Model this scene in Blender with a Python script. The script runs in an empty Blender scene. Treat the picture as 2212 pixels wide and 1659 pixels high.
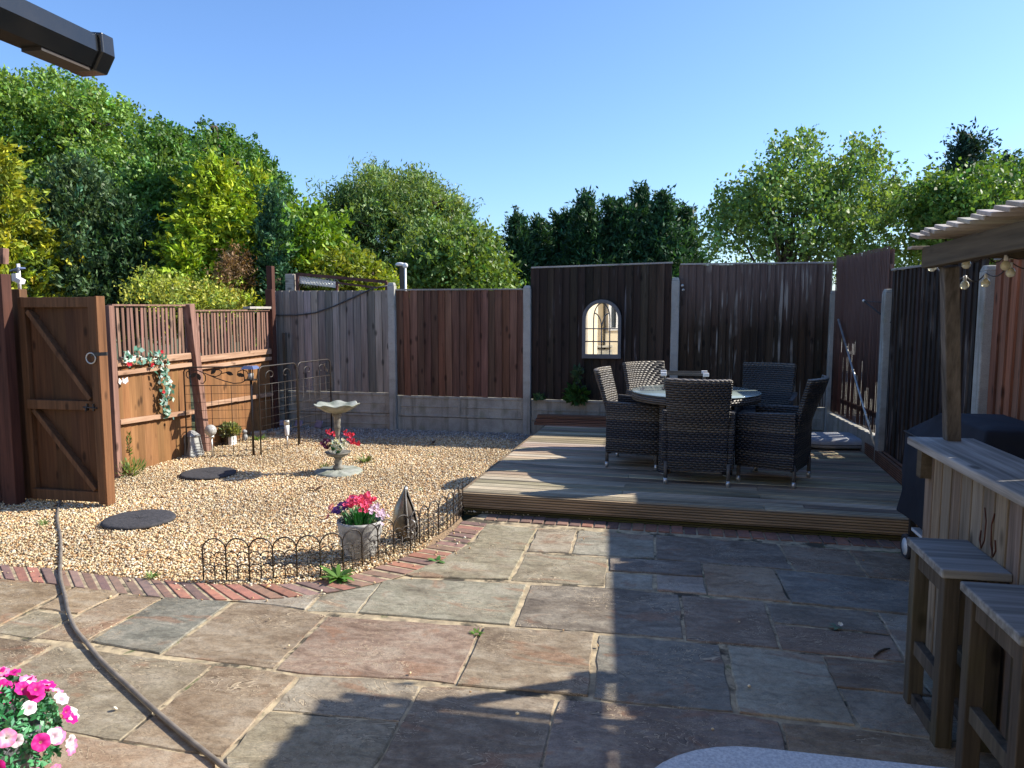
import bpy, math, random
import numpy as np
from mathutils import Vector, Matrix
random.seed(7); RNG = np.random.default_rng(7)
S = bpy.context.scene
COL = S.collection
R = math.radians

# ------------------------------------------------------------------ camera, sky, sun, exposure
F, CU, CV = 1620.0, 1106.0, 829.5            # focal length and centre in picture units (2212 x 1659)
YAW, PITCH, CAMZ = R(11.1), math.atan(165/1620), 1.70
cam = bpy.data.cameras.new("camera"); cam.sensor_width = 36; cam.lens = 36*F/2212
cam.clip_end = 2000; cam.clip_start = 0.05
camo = bpy.data.objects.new("camera", cam); COL.objects.link(camo)
camo.location = (0, 0, CAMZ); camo.rotation_euler = (R(90)-PITCH, 0, YAW)
S.camera = camo

SUN_AZ, SUN_EL = R(22), R(36.2)              # from +X turned towards +Y
world = bpy.data.worlds.new("World"); S.world = world; world.use_nodes = True
wn = world.node_tree; bg = wn.nodes["Background"]
sky = wn.nodes.new("ShaderNodeTexSky"); sky.sky_type = 'NISHITA'; sky.sun_disc = False
sky.sun_elevation = SUN_EL; sky.sun_rotation = R(90)-SUN_AZ
sky.air_density = 1.0; sky.dust_density = 0.7; sky.ozone_density = 3.0; sky.altitude = 0
wb = wn.nodes.new("ShaderNodeMix"); wb.data_type = 'RGBA'; wb.blend_type = 'MULTIPLY'; wb.inputs[0].default_value = 1
wb.inputs[7].default_value = (.74, .89, 1.10, 1)     # the phone's white balance of the sky
wn.links.new(sky.outputs[0], wb.inputs[6]); wn.links.new(wb.outputs[2], bg.inputs[0]); bg.inputs[1].default_value = 0.112
sl = bpy.data.lights.new("sun", 'SUN'); sl.energy = 4.7; sl.angle = R(0.53); sl.color = (1.0, 0.93, 0.80)
so = bpy.data.objects.new("sun", sl); COL.objects.link(so)
sd = Vector((math.cos(SUN_AZ)*math.cos(SUN_EL), math.sin(SUN_AZ)*math.cos(SUN_EL), math.sin(SUN_EL)))
so.rotation_euler = sd.to_track_quat('Z', 'Y').to_euler(); so.location = sd*30
S.view_settings.view_transform = 'Standard'; S.view_settings.look = 'None'
S.view_settings.exposure = 1.0; S.view_settings.gamma = 1.0
S.render.engine = 'CYCLES'
S.cycles.max_bounces = 6; S.cycles.transparent_max_bounces = 12

# ------------------------------------------------------------------ geometry helpers
CAM = Vector((0, 0, CAMZ)); CR = Matrix.Rotation(YAW, 3, 'Z') @ Matrix.Rotation(R(90)-PITCH, 3, 'X')
def ray(u, v): return CR @ Vector(((u-CU)/F, -(v-CV)/F, -1))
def G(u, v, z=0.0):                          # picture point on a level plane
    r = ray(u, v); return CAM + r*((z-CAMZ)/r.z)
def PD(u, v, d): return CAM + ray(u, v)*d    # picture point at a distance along the view
def PY(u, v, y): r = ray(u, v); return CAM + r*(y/r.y)
def PX(u, v, x): r = ray(u, v); return CAM + r*(x/r.x)
def W(xc, d, z=0.0): return Vector((xc*math.cos(YAW)-d*math.sin(YAW), xc*math.sin(YAW)+d*math.cos(YAW), z))
Z7 = lambda x, y: (.3716*x, 1042.4+.3716*y)
Z8 = lambda x, y: (658.3+.38824*x, 1014.9+.38824*y)
ZL = lambda x, y: (1316.6+.38824*x, 1014.9+.38824*y)
ZB = lambda x, y: (658.3+.19842*x, 1042.4+.19842*y)
ZF = lambda x, y: (219.4+.18185*x, 740.6+.18185*y)
Z3 = lambda x, y: (493.7+.29761*x, 548.6+.29761*y)
Z2 = lambda x, y: (.38054*x, 521.2+.38054*y)
ZR = lambda x, y: (1920.1+.16535*x, 466.3+.16535*y)

def jit(c, a=.1):
    k = 1+random.uniform(-a, a); return tuple(min(2.5, x*k*(1+random.uniform(-a, a)*.25)) for x in c)
WHITE = (1, 1, 1)

class MB:
    def __init__(s): s.v = []; s.f = []; s.c = []; s.sm = []
    def add(s, vs, fs, col=WHITE, smooth=False):
        b = len(s.v); s.v += [Vector(p) for p in vs]; s.c += [col]*len(vs)
        for f in fs: s.f.append([i+b for i in f]); s.sm.append(smooth)
        return s
    def box(s, c, size, rot=None, col=WHITE):
        x, y, z = [k/2 for k in size]; c = Vector(c)
        vs = [Vector((i*x, j*y, k*z)) for i in (-1, 1) for j in (-1, 1) for k in (-1, 1)]
        if rot is not None:
            if not isinstance(rot, Matrix): rot = Matrix.Rotation(rot, 3, 'Z')
            vs = [rot @ p for p in vs]
        return s.add([p+c for p in vs], [(0,1,3,2),(4,6,7,5),(0,4,5,1),(2,3,7,6),(0,2,6,4),(1,5,7,3)], col)
    def beam(s, a, b, w, h, col=WHITE, up=(0, 0, 1), off=0):
        a, b = Vector(a), Vector(b); d = (b-a); L = d.length; d.normalize(); u = Vector(up)
        if abs(d.dot(u)) > .99: u = Vector((0, 1, 0))
        r = d.cross(u).normalized(); u = r.cross(d).normalized()
        m = Matrix((r, d, u)).transposed()
        return s.box((a+b)/2+r*off, (w, L, h), m, col)
    def prism(s, poly, z0, z1, col=WHITE):   # poly: list of (x, y)
        n = len(poly); a = sum(poly[i][0]*poly[(i+1) % n][1]-poly[(i+1) % n][0]*poly[i][1] for i in range(n))
        if a < 0: poly = poly[::-1]
        vs = [(p[0], p[1], z0) for p in poly]+[(p[0], p[1], z1) for p in poly]
        fs = [tuple(range(n))[::-1], tuple(range(n, 2*n))]+[(i, (i+1) % n, (i+1) % n+n, i+n) for i in range(n)]
        return s.add(vs, fs, col)
    def loft(s, rings, col=WHITE, close=True, caps=True, smooth=True):
        n = len(rings[0]); vs = [p for r in rings for p in r]; fs = []
        for i in range(len(rings)-1):
            for j in range(n if close else n-1):
                k = (j+1) % n; fs.append((i*n+j, i*n+k, (i+1)*n+k, (i+1)*n+j))
        if caps and close:
            fs.append(tuple(range(n))[::-1]); fs.append(tuple((len(rings)-1)*n+j for j in range(n)))
        return s.add(vs, fs, col, smooth)
    def tube(s, pts, r, n=6, col=WHITE, close=False, smooth=True):
        pts = [Vector(p) for p in pts]; rs = r if isinstance(r, (list, tuple)) else [r]*len(pts)
        rings = []; ref = None; N = len(pts)
        for i, p in enumerate(pts):
            if close: t = (pts[(i+1) % N]-pts[i-1]).normalized()
            else: t = (pts[min(i+1, N-1)]-pts[max(i-1, 0)]).normalized()
            if ref is None: ref = Vector((0, 0, 1)) if abs(t.z) < .9 else Vector((1, 0, 0))
            a = t.cross(ref).normalized(); b = a.cross(t).normalized(); ref = b
            rings.append([p+(a*math.cos(q)+b*math.sin(q))*rs[i] for q in [2*math.pi*k/n for k in range(n)]])
        if close: rings.append(rings[0])
        return s.loft(rings, col, True, not close, smooth)
    def lathe(s, prof, c=(0, 0, 0), n=24, col=WHITE, fn=None, smooth=True):
        c = Vector(c); rings = []
        for (r, z) in prof:
            ring = []
            for k in range(n):
                q = 2*math.pi*k/n; rr, zz = fn(r, z, q) if fn else (r, z)
                ring.append(c+Vector((rr*math.cos(q), rr*math.sin(q), zz)))
            rings.append(ring)
        return s.loft(rings, col, True, True, smooth)
    def sphere(s, c, r, col=WHITE, n=12, sc=(1, 1, 1)):
        m = max(4, n//2)
        prof = [(max(1e-4, r*math.sin(math.pi*i/m)), -r*math.cos(math.pi*i/m)) for i in range(m+1)]
        c = Vector(c); rings = [[c+Vector((a*math.cos(2*math.pi*k/n)*sc[0], a*math.sin(2*math.pi*k/n)*sc[1], z*sc[2])) for k in range(n)] for a, z in prof]
        return s.loft(rings, col)
    def blade(s, p0, d, L, w, n=(0, 0, 1), col=WHITE, bend=.2, seg=3):   # a narrow pointed leaf
        p0, d, n = Vector(p0), Vector(d).normalized(), Vector(n)
        sd_ = d.cross(n)
        if sd_.length < 1e-3: sd_ = d.cross(Vector((1, 0, 0)))
        sd_.normalize(); vs = []
        for i in range(seg+1):
            t = i/seg; p = p0+d*L*t+Vector((0, 0, -1))*bend*L*t*t
            ww = w*math.sin(math.pi*min(.97, .12+t*.85))*.5
            vs += [p-sd_*ww, p+sd_*ww]
        return s.add(vs, [(2*i, 2*i+1, 2*i+3, 2*i+2) for i in range(seg)], col, True)
    def build(s, name, mat, parent=None, origin=None, bevel=0, world=True):
        o0 = Vector((0, 0, 0))
        if origin is not None: o0 = Vector(origin)
        if parent is not None and world:
            r = parent
            while r.parent: r = r.parent
            o0 = r.location.copy()
        me = bpy.data.meshes.new(name)
        me.from_pydata([tuple(p-o0) for p in s.v], [], s.f)
        me.polygons.foreach_set('use_smooth', s.sm)
        ca = me.color_attributes.new('Col', 'FLOAT_COLOR', 'POINT')
        ca.data.foreach_set('color', [x for c in s.c for x in (c[0], c[1], c[2], 1)])
        me.materials.append(mat); me.update()
        o = bpy.data.objects.new(name, me); COL.objects.link(o)
        if parent is not None: o.parent = parent
        elif origin is not None: o.location = o0
        if bevel:
            b = o.modifiers.new('bevel', 'BEVEL'); b.width = bevel; b.segments = 2; b.limit_method = 'ANGLE'; b.angle_limit = R(40)
        return o

def tag(o, label=None, cat=None, group=None, kind=None):
    if label: o['label'] = label
    if cat: o['category'] = cat
    if group: o['group'] = group
    if kind: o['kind'] = kind
    return o
def thing(name, label, cat, loc=(0, 0, 0), rz=0, group=None):
    o = bpy.data.objects.new(name, None); COL.objects.link(o); o.empty_display_size = .1
    o.location = loc; o.rotation_euler = (0, 0, rz); return tag(o, label, cat, group)
def kids(o): return [c for c in COL.objects if c.parent == o]
def dup(o, loc=None, rz=None, label=None, parent=None):
    ch = kids(o); c = o.copy(); COL.objects.link(c); c.parent = parent
    if loc is not None: c.location = loc
    if rz is not None: c.rotation_euler = (0, 0, rz)
    if label: c['label'] = label
    for k in ch: dup(k, parent=c)
    return c

# ------------------------------------------------------------------ materials
def nodes(name):
    m = bpy.data.materials.new(name); m.use_nodes = True; nt = m.node_tree
    return m, nt, nt.nodes['Principled BSDF'], nt.links.new
def N(nt, t, **kw):
    n = nt.nodes.new('ShaderNode'+t)
    for k, v in kw.items():
        if k.startswith('i_'):
            key = k[2:]; key = int(key) if key.isdigit() else key.replace('_', ' ')
            n.inputs[key].default_value = v
        else: setattr(n, k, v)
    return n
def mix(nt, a, b, f, mode='MIX'):
    n = nt.nodes.new('ShaderNodeMix'); n.data_type = 'RGBA'; n.blend_type = mode
    for sck, val in ((n.inputs[0], f), (n.inputs[6], a), (n.inputs[7], b)):
        if isinstance(val, bpy.types.NodeSocket): nt.links.new(val, sck)
        else: sck.default_value = (tuple(val)+(1,))[:4] if isinstance(val, (tuple, list)) else val
    return n.outputs[2]
def ramp(nt, src, stops):
    n = nt.nodes.new('ShaderNodeValToRGB'); e = n.color_ramp.elements
    while len(e) < len(stops): e.new(.5)
    for k, (p, c) in enumerate(stops): e[k].position = p; e[k].color = (c, c, c, 1) if not isinstance(c, tuple) else c+(1,)
    nt.links.new(src, n.inputs[0]); return n.outputs[0]
def noise(nt, vec, sc, det=5, rough=.55, scale3=None, dist=0):
    if scale3:
        mp = N(nt, 'Mapping'); mp.inputs['Scale'].default_value = scale3; nt.links.new(vec, mp.inputs[0]); vec = mp.outputs[0]
    n = N(nt, 'TexNoise', i_Scale=sc, i_Detail=det, i_Roughness=rough, i_Distortion=dist)
    nt.links.new(vec, n.inputs['Vector']); return n.outputs[0]
def math_(nt, op, a, b=None, c=None):
    n = nt.nodes.new('ShaderNodeMath'); n.operation = op
    for i, x in enumerate((a, b, c)):
        if x is None: continue
        if isinstance(x, bpy.types.NodeSocket): nt.links.new(x, n.inputs[i])
        else: n.inputs[i].default_value = x
    return n.outputs[0]
def bump(nt, P, h, st=.3, dist=.01):
    b = N(nt, 'Bump', i_Strength=st, i_Distance=dist); nt.links.new(h, b.inputs['Height']); nt.links.new(b.outputs[0], P.inputs['Normal'])

def plain(name, c1, c2=None, rough=.7, sc=12, metal=0, bst=.15, bd=.004, spec=.4, sc2=60, coat=0):
    m, nt, P, L = nodes(name); tc = N(nt, 'TexCoord').outputs['Object']
    at = N(nt, 'Attribute', attribute_name='Col').outputs['Color']
    c2 = c2 or tuple(x*.72 for x in c1)
    n1 = noise(nt, tc, sc); col = mix(nt, c2, c1, ramp(nt, n1, [(.35, 0.), (.65, 1.)]))
    L(mix(nt, col, at, 1.0, 'MULTIPLY'), P.inputs['Base Color'])
    P.inputs['Roughness'].default_value = rough; P.inputs['Metallic'].default_value = metal
    P.inputs['Specular IOR Level'].default_value = spec; P.inputs['Coat Weight'].default_value = coat
    if bst: bump(nt, P, noise(nt, tc, sc2, 4), bst, bd)
    return m

def wood(name, dark, light, axis='z', streak=None, samt=.62, rough=.82, g=1.0, top=None, green=None):
    m, nt, P, L = nodes(name); tc = N(nt, 'TexCoord').outputs['Object']
    at = N(nt, 'Attribute', attribute_name='Col').outputs['Color']
    s3 = {'z': (42, 42, 1.6), 'x': (1.6, 42, 42), 'y': (42, 1.6, 42)}[axis]; s3 = tuple(x*g for x in s3)
    s4 = {'z': (9, 9, 1.1), 'x': (1.1, 9, 9), 'y': (9, 1.1, 9)}[axis]
    fine = noise(nt, tc, 1, 6, .62, s3); big = noise(nt, tc, 1, 4, .6, s4)
    f = math_(nt, 'ADD', math_(nt, 'MULTIPLY', fine, .6), math_(nt, 'MULTIPLY', big, .4))
    col = mix(nt, dark, light, ramp(nt, f, [(.33, 0.), (.66, 1.)]))
    # knots
    mp = N(nt, 'Mapping'); mp.inputs['Scale'].default_value = {'z': (8, 8, 3.4), 'x': (3.4, 8, 8), 'y': (8, 3.4, 8)}[axis]
    L(tc, mp.inputs[0]); vo = N(nt, 'TexVoronoi', i_Scale=1.0); L(mp.outputs[0], vo.inputs['Vector'])
    kn = ramp(nt, vo.outputs['Distance'], [(.09, 1.), (.20, 0.)])
    col = mix(nt, col, tuple(x*.3 for x in dark), math_(nt, 'MULTIPLY', kn, .75))
    col = mix(nt, col, at, 1.0, 'MULTIPLY')
    if top:                                  # weathered colour that changes up the boards
        sx = N(nt, 'SeparateXYZ'); L(tc, sx.inputs[0])
        hz = math_(nt, 'ADD', sx.outputs[2], math_(nt, 'MULTIPLY', big, .5))
        col = mix(nt, col, mix(nt, top[0], fine, .15), ramp(nt, math_(nt, 'DIVIDE', hz, 3.), [(top[1]/3, 0.), (top[2]/3, top[3])]))
    if green:                                # algae where boards stay damp
        gz = noise(nt, tc, 2.2, 4); col = mix(nt, col, green, ramp(nt, gz, [(.48, 0.), (.66, .45)]))
    if streak:
        s5 = {'z': (26, 26, 1.3), 'x': (1.3, 26, 26), 'y': (26, 1.3, 26)}[axis]
        st = noise(nt, tc, 1, 3, .5, s5); sb = noise(nt, tc, 1.7, 3)
        k = math_(nt, 'MULTIPLY', ramp(nt, st, [(samt, 0.), (samt+.05, 1.)]), ramp(nt, sb, [(.45, 0.), (.6, 1.)]))
        col = mix(nt, col, streak, math_(nt, 'MULTIPLY', k, .8))
    L(col, P.inputs['Base Color']); P.inputs['Roughness'].default_value = rough; P.inputs['Specular IOR Level'].default_value = .25
    bump(nt, P, fine, .45, .004); return m

def leafmat(name, trans=.35, rough=.5, spec=.35):
    m, nt, P, L = nodes(name); at = N(nt, 'Attribute', attribute_name='Col').outputs['Color']
    L(at, P.inputs['Base Color']); P.inputs['Roughness'].default_value = rough; P.inputs['Specular IOR Level'].default_value = spec
    tr = N(nt, 'BsdfTranslucent'); tm = mix(nt, at, (1.15, 1.1, .35), 1.0, 'MULTIPLY'); L(tm, tr.inputs[0])
    mx = N(nt, 'MixShader', i_Fac=trans); L(P.outputs[0], mx.inputs[1]); L(tr.outputs[0], mx.inputs[2])
    L(mx.outputs[0], nt.nodes['Material Output'].inputs[0]); return m

def slabmat():
    m, nt, P, L = nodes('sandstone'); tc = N(nt, 'TexCoord').outputs['Object']
    at = N(nt, 'Attribute', attribute_name='Col').outputs['Color']
    big = noise(nt, tc, 1.9, 6, .65, None, 1.0); med = noise(nt, tc, 1, 10, .72, (4.5, 10, 5), .7)
    mot = noise(nt, tc, 26, 8, .75); fine = noise(nt, tc, 130, 4, .7)
    col = mix(nt, at, (.46, .41, .33), math_(nt, 'MULTIPLY', ramp(nt, med, [(.47, 0.), (.62, 1.)]), .42))
    col = mix(nt, col, (.42, .36, .31), math_(nt, 'MULTIPLY', ramp(nt, med, [(.33, 1.), (.47, 0.)]), .6), 'MULTIPLY')
    col = mix(nt, col, (.62, .55, .50), math_(nt, 'MULTIPLY', ramp(nt, big, [(.36, 1.), (.55, 0.)]), .7), 'MULTIPLY')
    rust = noise(nt, tc, 1, 6, .6, (2.1, 3.8, 1), 1.2)
    col = mix(nt, col, (.28, .14, .075), math_(nt, 'MULTIPLY', ramp(nt, rust, [(.57, 0.), (.63, 1.)]), .5))
    col = mix(nt, col, (.50, .49, .48), math_(nt, 'MULTIPLY', ramp(nt, mot, [(.36, 1.), (.56, 0.)]), .6), 'MULTIPLY')
    col = mix(nt, col, (.45, .45, .45), math_(nt, 'MULTIPLY', ramp(nt, fine, [(.3, 1.), (.55, 0.)]), .5), 'MULTIPLY')
    lay = noise(nt, tc, 1, 5, .55, (2.6, 5.0, 2), 1.0); edge = math_(nt, 'FRACT', math_(nt, 'DIVIDE', lay, .06))
    msk = ramp(nt, noise(nt, tc, 1, 3, .5, (2.2, 2.2, 2)), [(.46, 0.), (.6, 1.)])
    col = mix(nt, col, (.55, .44, .30), math_(nt, 'MULTIPLY', ramp(nt, edge, [(0., .9), (.16, 0.)]), msk))
    col = mix(nt, col, (.32, .28, .25), math_(nt, 'MULTIPLY', ramp(nt, edge, [(.82, 0.), (1., .9)]), msk), 'MULTIPLY')  # dark contour lines painted as shadow along the layer edges
    L(col, P.inputs['Base Color']); P.inputs['Specular IOR Level'].default_value = .35
    L(ramp(nt, med, [(.3, .5), (.7, .8)]), P.inputs['Roughness'])
    # riven surface: the stone splits off in thin layers with crisp curved edges
    l2 = noise(nt, tc, 1, 6, .6, (7, 15, 5), .8)
    st = math_(nt, 'ADD', math_(nt, 'SNAP', lay, .06), math_(nt, 'MULTIPLY', math_(nt, 'SNAP', l2, .09), .22))
    h = math_(nt, 'ADD', math_(nt, 'ADD', st, math_(nt, 'MULTIPLY', l2, .18)), math_(nt, 'ADD', math_(nt, 'MULTIPLY', mot, .09), math_(nt, 'MULTIPLY', fine, .03))); bump(nt, P, h, 1.0, .035)
    return m

def concrete(name='concrete', c=(.36, .35, .32), green=True):
    m, nt, P, L = nodes(name); tc = N(nt, 'TexCoord').outputs['Object']
    at = N(nt, 'Attribute', attribute_name='Col').outputs['Color']
    a = noise(nt, tc, 3, 6, .65); s = noise(nt, tc, 1, 5, .6, (14, 14, 1.2)); f = noise(nt, tc, 120, 3)
    col = mix(nt, tuple(x*.62 for x in c), c, ramp(nt, a, [(.32, 0.), (.62, 1.)]))
    col = mix(nt, col, (.10, .09, .055), math_(nt, 'MULTIPLY', ramp(nt, s, [(.52, 0.), (.7, 1.)]), .55))
    if green: col = mix(nt, col, (.16, .17, .09), math_(nt, 'MULTIPLY', ramp(nt, noise(nt, tc, 5, 4), [(.55, 0.), (.7, 1.)]), .4))
    col = mix(nt, col, (.6, .6, .6), math_(nt, 'MULTIPLY', ramp(nt, f, [(.3, 1.), (.6, 0.)]), .5), 'MULTIPLY')
    L(mix(nt, col, at, 1., 'MULTIPLY'), P.inputs['Base Color']); P.inputs['Roughness'].default_value = .92; P.inputs['Specular IOR Level'].default_value = .2
    bump(nt, P, f, .35, .003); return m

def wickermat():
    m, nt, P, L = nodes('wicker'); tc = N(nt, 'TexCoord').outputs['Object']; sx = N(nt, 'SeparateXYZ'); L(tc, sx.inputs[0])
    x, y, z = sx.outputs; wob = math_(nt, 'MULTIPLY', noise(nt, tc, 14, 2), .016)
    at = N(nt, 'Attribute', attribute_name='Col').outputs['Color']
    spx = N(nt, 'SeparateColor'); L(at, spx.inputs[0])          # Col.r picks which way strands run: z rows, or y rows on level faces
    rowc = math_(nt, 'ADD', math_(nt, 'MULTIPLY', z, spx.outputs[0]), math_(nt, 'MULTIPLY', y, math_(nt, 'SUBTRACT', 1., spx.outputs[0])))
    row = math_(nt, 'DIVIDE', math_(nt, 'ADD', rowc, wob), .0215); rf = math_(nt, 'FRACT', row); ri = math_(nt, 'FLOOR', row)
    u = math_(nt, 'ADD', x, math_(nt, 'MULTIPLY', y, spx.outputs[0])); par = math_(nt, 'MULTIPLY', math_(nt, 'MODULO', ri, 2.), .5)
    colu = math_(nt, 'ADD', math_(nt, 'DIVIDE', u, .050), par); cf = math_(nt, 'FRACT', colu)
    hs = math_(nt, 'POWER', math_(nt, 'SINE', math_(nt, 'MULTIPLY', rf, math.pi)), .6)
    bulge = math_(nt, 'SINE', math_(nt, 'MULTIPLY', cf, math.pi))
    h = math_(nt, 'MULTIPLY', hs, math_(nt, 'ADD', math_(nt, 'MULTIPLY', bulge, .7), .3))
    wnz = N(nt, 'TexWhiteNoise', noise_dimensions='1D'); L(math_(nt, 'FLOOR', math_(nt, 'DIVIDE', ri, 2.)), wnz.inputs['W'])
    rc = ramp(nt, wnz.outputs['Value'], [(0., (.055, .044, .034)), (.3, (.15, .125, .095)), (.6, (.016, .015, .024)), (1., (.095, .08, .062))])
    col = mix(nt, (.012, .012, .014), rc, ramp(nt, h, [(.18, 0.), (.55, 1.)]))  # gaps between strands painted dark to read as shade
    L(col, P.inputs['Base Color']); P.inputs['Roughness'].default_value = .45; P.inputs['Specular IOR Level'].default_value = .5
    bump(nt, P, h, 1.0, .012); return m

def deckmat(name, axis='x', dark=(.12, .095, .065), light=(.62, .51, .36), green=None):
    m, nt, P, L = nodes(name); tc = N(nt, 'TexCoord').outputs['Object']; sx = N(nt, 'SeparateXYZ'); L(tc, sx.inputs[0])
    at = N(nt, 'Attribute', attribute_name='Col').outputs['Color']
    gc = sx.outputs[2] if axis == 'z' else sx.outputs[1]
    gr = math_(nt, 'FRACT', math_(nt, 'DIVIDE', gc, .0407 if axis != 'z' else .021)); g = math_(nt, 'SINE', math_(nt, 'MULTIPLY', gr, math.pi))
    gm = ramp(nt, g, [(.2, 0.), (.6, 1.)])
    fine = noise(nt, tc, 1, 6, .65, (1.7, 60, 60)); big = noise(nt, tc, 1, 4, .6, (.9, 5, 5))
    col = mix(nt, dark, light, ramp(nt, math_(nt, 'ADD', math_(nt, 'MULTIPLY', fine, .5), math_(nt, 'MULTIPLY', big, .5)), [(.34, 0.), (.62, 1.)]))
    if green: col = mix(nt, col, green, ramp(nt, noise(nt, tc, 1, 4, .6, (.8, 6, 6)), [(.38, 0.), (.6, .85)]))
    col = mix(nt, tuple(x*.35 for x in dark), mix(nt, col, at, 1., 'MULTIPLY'), gm)  # shade of the grooves darkened into the colour
    L(col, P.inputs['Base Color']); P.inputs['Roughness'].default_value = .75; P.inputs['Specular IOR Level'].default_value = .3
    bump(nt, P, math_(nt, 'ADD', g, math_(nt, 'MULTIPLY', fine, .4)), .7, .006); return m

def glassmat(name, col=(.95, .97, .96), rough=.03, mixf=None):
    m, nt, P, L = nodes(name); P.inputs['Base Color'].default_value = col+(1,); P.inputs['Roughness'].default_value = rough
    P.inputs['Transmission Weight'].default_value = 1.0; P.inputs['IOR'].default_value = 1.45; return m

M = {}
M['slab'] = slabmat()
M['mortar'] = plain('mortar', (.48, .385, .245), (.20, .16, .11), .95, 14, bst=.5, bd=.004, sc2=120)
M['brick'] = plain('edging_brick', (.28, .165, .12), (.19, .12, .095), .9, 22, bst=.5, bd=.004, sc2=140)
M['pebble'] = plain('pebble', (1, 1, 1), (.8, .78, .74), .6, 80, bst=0)
M['gravelbed'] = plain('gravel_bed', (.42, .29, .165), (.16, .10, .06), .95, 70, bst=.8, bd=.01, sc2=110)
M['earth'] = plain('earth', (.09, .10, .04), (.05, .06, .025), .95, 3, bst=.4, bd=.03, sc2=30)
M['concrete'] = concrete(c=(.44, .43, .39))
M['concrete2'] = concrete('gravel_board_concrete', (.44, .41, .35))
M['wgrey'] = wood('weathered_grey_wood', (.12, .112, .10), (.33, .31, .285), top=None)
M['wbrown'] = wood('red_brown_fence_wood', (.065, .034, .022), (.225, .12, .084))
M['wdark'] = wood('dark_stained_wood', (.017, .012, .009), (.052, .038, .029), streak=(.17, .16, .17), samt=.63)
M['wdark2'] = wood('flaking_dark_wood', (.020, .014, .009), (.062, .043, .028), streak=(.34, .31, .27), samt=.565, top=((.080, .030, .014), 1.2, 1.75, .75))
M['wdark3'] = wood('flaking_charcoal_wood', (.018, .013, .010), (.052, .038, .030), streak=(.20, .17, .15), samt=.56)
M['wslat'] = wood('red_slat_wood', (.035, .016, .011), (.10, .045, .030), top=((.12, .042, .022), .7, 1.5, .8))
M['worange'] = wood('orange_fence_wood', (.12, .054, .02), (.27, .135, .055), streak=(.40, .22, .12), samt=.66)
M['wgate'] = wood('gate_wood', (.045, .021, .011), (.12, .058, .029))
M['wgatef'] = wood('gate_frame_wood', (.06, .029, .014), (.17, .088, .045))
M['wpost'] = wood('brown_post_wood', (.11, .055, .04), (.30, .17, .13), streak=(.42, .32, .26), samt=.62)
M['wslatl'] = wood('brown_slat_wood', (.10, .056, .038), (.27, .155, .115))  # own brown of the left side fence slats
M['wrail'] = wood('pale_rail_wood', (.22, .12, .07), (.48, .31, .21), 'y')
M['wdeep'] = wood('dark_brown_post_wood', (.035, .014, .010), (.10, .04, .028))
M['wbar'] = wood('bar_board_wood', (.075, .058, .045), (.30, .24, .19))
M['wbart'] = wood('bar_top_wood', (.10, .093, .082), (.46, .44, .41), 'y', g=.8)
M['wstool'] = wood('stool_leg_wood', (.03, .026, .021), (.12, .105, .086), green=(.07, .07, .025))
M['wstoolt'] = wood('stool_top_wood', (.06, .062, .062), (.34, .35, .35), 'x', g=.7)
M['wgpost'] = wood('grey_post_wood', (.05, .043, .035), (.19, .165, .14), streak=(.3, .27, .23), samt=.64)
M['wbeam'] = wood('pergola_beam_wood', (.05, .04, .028), (.13, .105, .07), 'y')
M['wroof'] = wood('roof_slat_wood', (.22, .19, .165), (.46, .42, .38), 'x')
M['deck'] = deckmat('deck_board')
M['fascia'] = deckmat('deck_fascia', 'z', (.12, .085, .05), (.40, .29, .18))
M['fascia2'] = deckmat('deck_lower_fascia', 'z', (.03, .022, .012), (.12, .09, .045), (.07, .08, .02))
M['stack'] = deckmat('stacked_boards', 'z', (.11, .05, .03), (.30, .15, .09))
M['wicker'] = wickermat()
M['alu'] = plain('brushed_foot', (.62, .61, .58), None, .35, 20, metal=.7, bst=0)
M['legmetal'] = plain('chair_leg_metal', (.10, .09, .08), None, .5, 20, bst=0)
M['blackmetal'] = plain('black_metal', (.018, .016, .015), (.035, .024, .018), .5, 30, bst=.2, spec=.5)
M['rust'] = plain('rusty_red_metal', (.12, .045, .035), (.06, .022, .018), .7, 15, bst=.3)
M['upvc'] = plain('black_gutter_plastic', (.006, .007, .008), (.014, .013, .012), .22, 6, bst=.08, spec=.6)
M['gutterdirt'] = plain('dusty_gutter_plastic', (.035, .02, .012), (.018, .017, .017), .6, 5, bst=.2)
M['rubber'] = plain('rubber_mat', (.055, .052, .058), (.03, .03, .034), .9, 40, bst=.6, bd=.006)
M['hose'] = plain('hose_rubber', (.21, .18, .15), (.13, .11, .09), .6, 14, bst=.1)
M['cable'] = plain('grey_cable', (.06, .06, .062), None, .7, bst=0)
M['stoneware'] = plain('stone_planter', (.42, .42, .41), (.20, .20, .20), .8, 16, bst=.5, sc2=40, bd=.008)
M['birdstone'] = plain('bird_bath_stone', (.34, .35, .31), (.16, .18, .14), .7, 10, bst=.3)
M['birdbronze'] = plain('bird_bath_column', (.27, .26, .23), (.12, .11, .09), .6, 14, bst=.3)
M['sculpt'] = plain('brushed_steel_sculpture', (.30, .26, .20), (.12, .10, .075), .36, 8, metal=.75, bst=.15)
M['sculptin'] = plain('sculpture_inside', (.09, .07, .055), (.04, .03, .025), .6, 8, metal=.3)
M['plaster'] = plain('render_cream', (.66, .57, .42), (.56, .48, .35), .9, 3, bst=.2)
M['white'] = plain('white_plastic', (.78, .78, .78), (.66, .66, .66), .45, 6, bst=0)
M['cover'] = plain('barbecue_cover_cloth', (.007, .009, .016), (.014, .017, .026), .85, 5, bst=.25, bd=.01, sc2=9)
M['cushion'] = plain('grey_cushion_cloth', (.40, .41, .44), (.32, .33, .36), .9, 6, bst=.2)
M['slate'] = plain('lilac_slate', (.34, .29, .40), (.24, .22, .31), .8, 14, bst=.3)
M['flower'] = leafmat('petal', .3, .55, .2)
M['leaf'] = leafmat('leaf')
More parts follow.
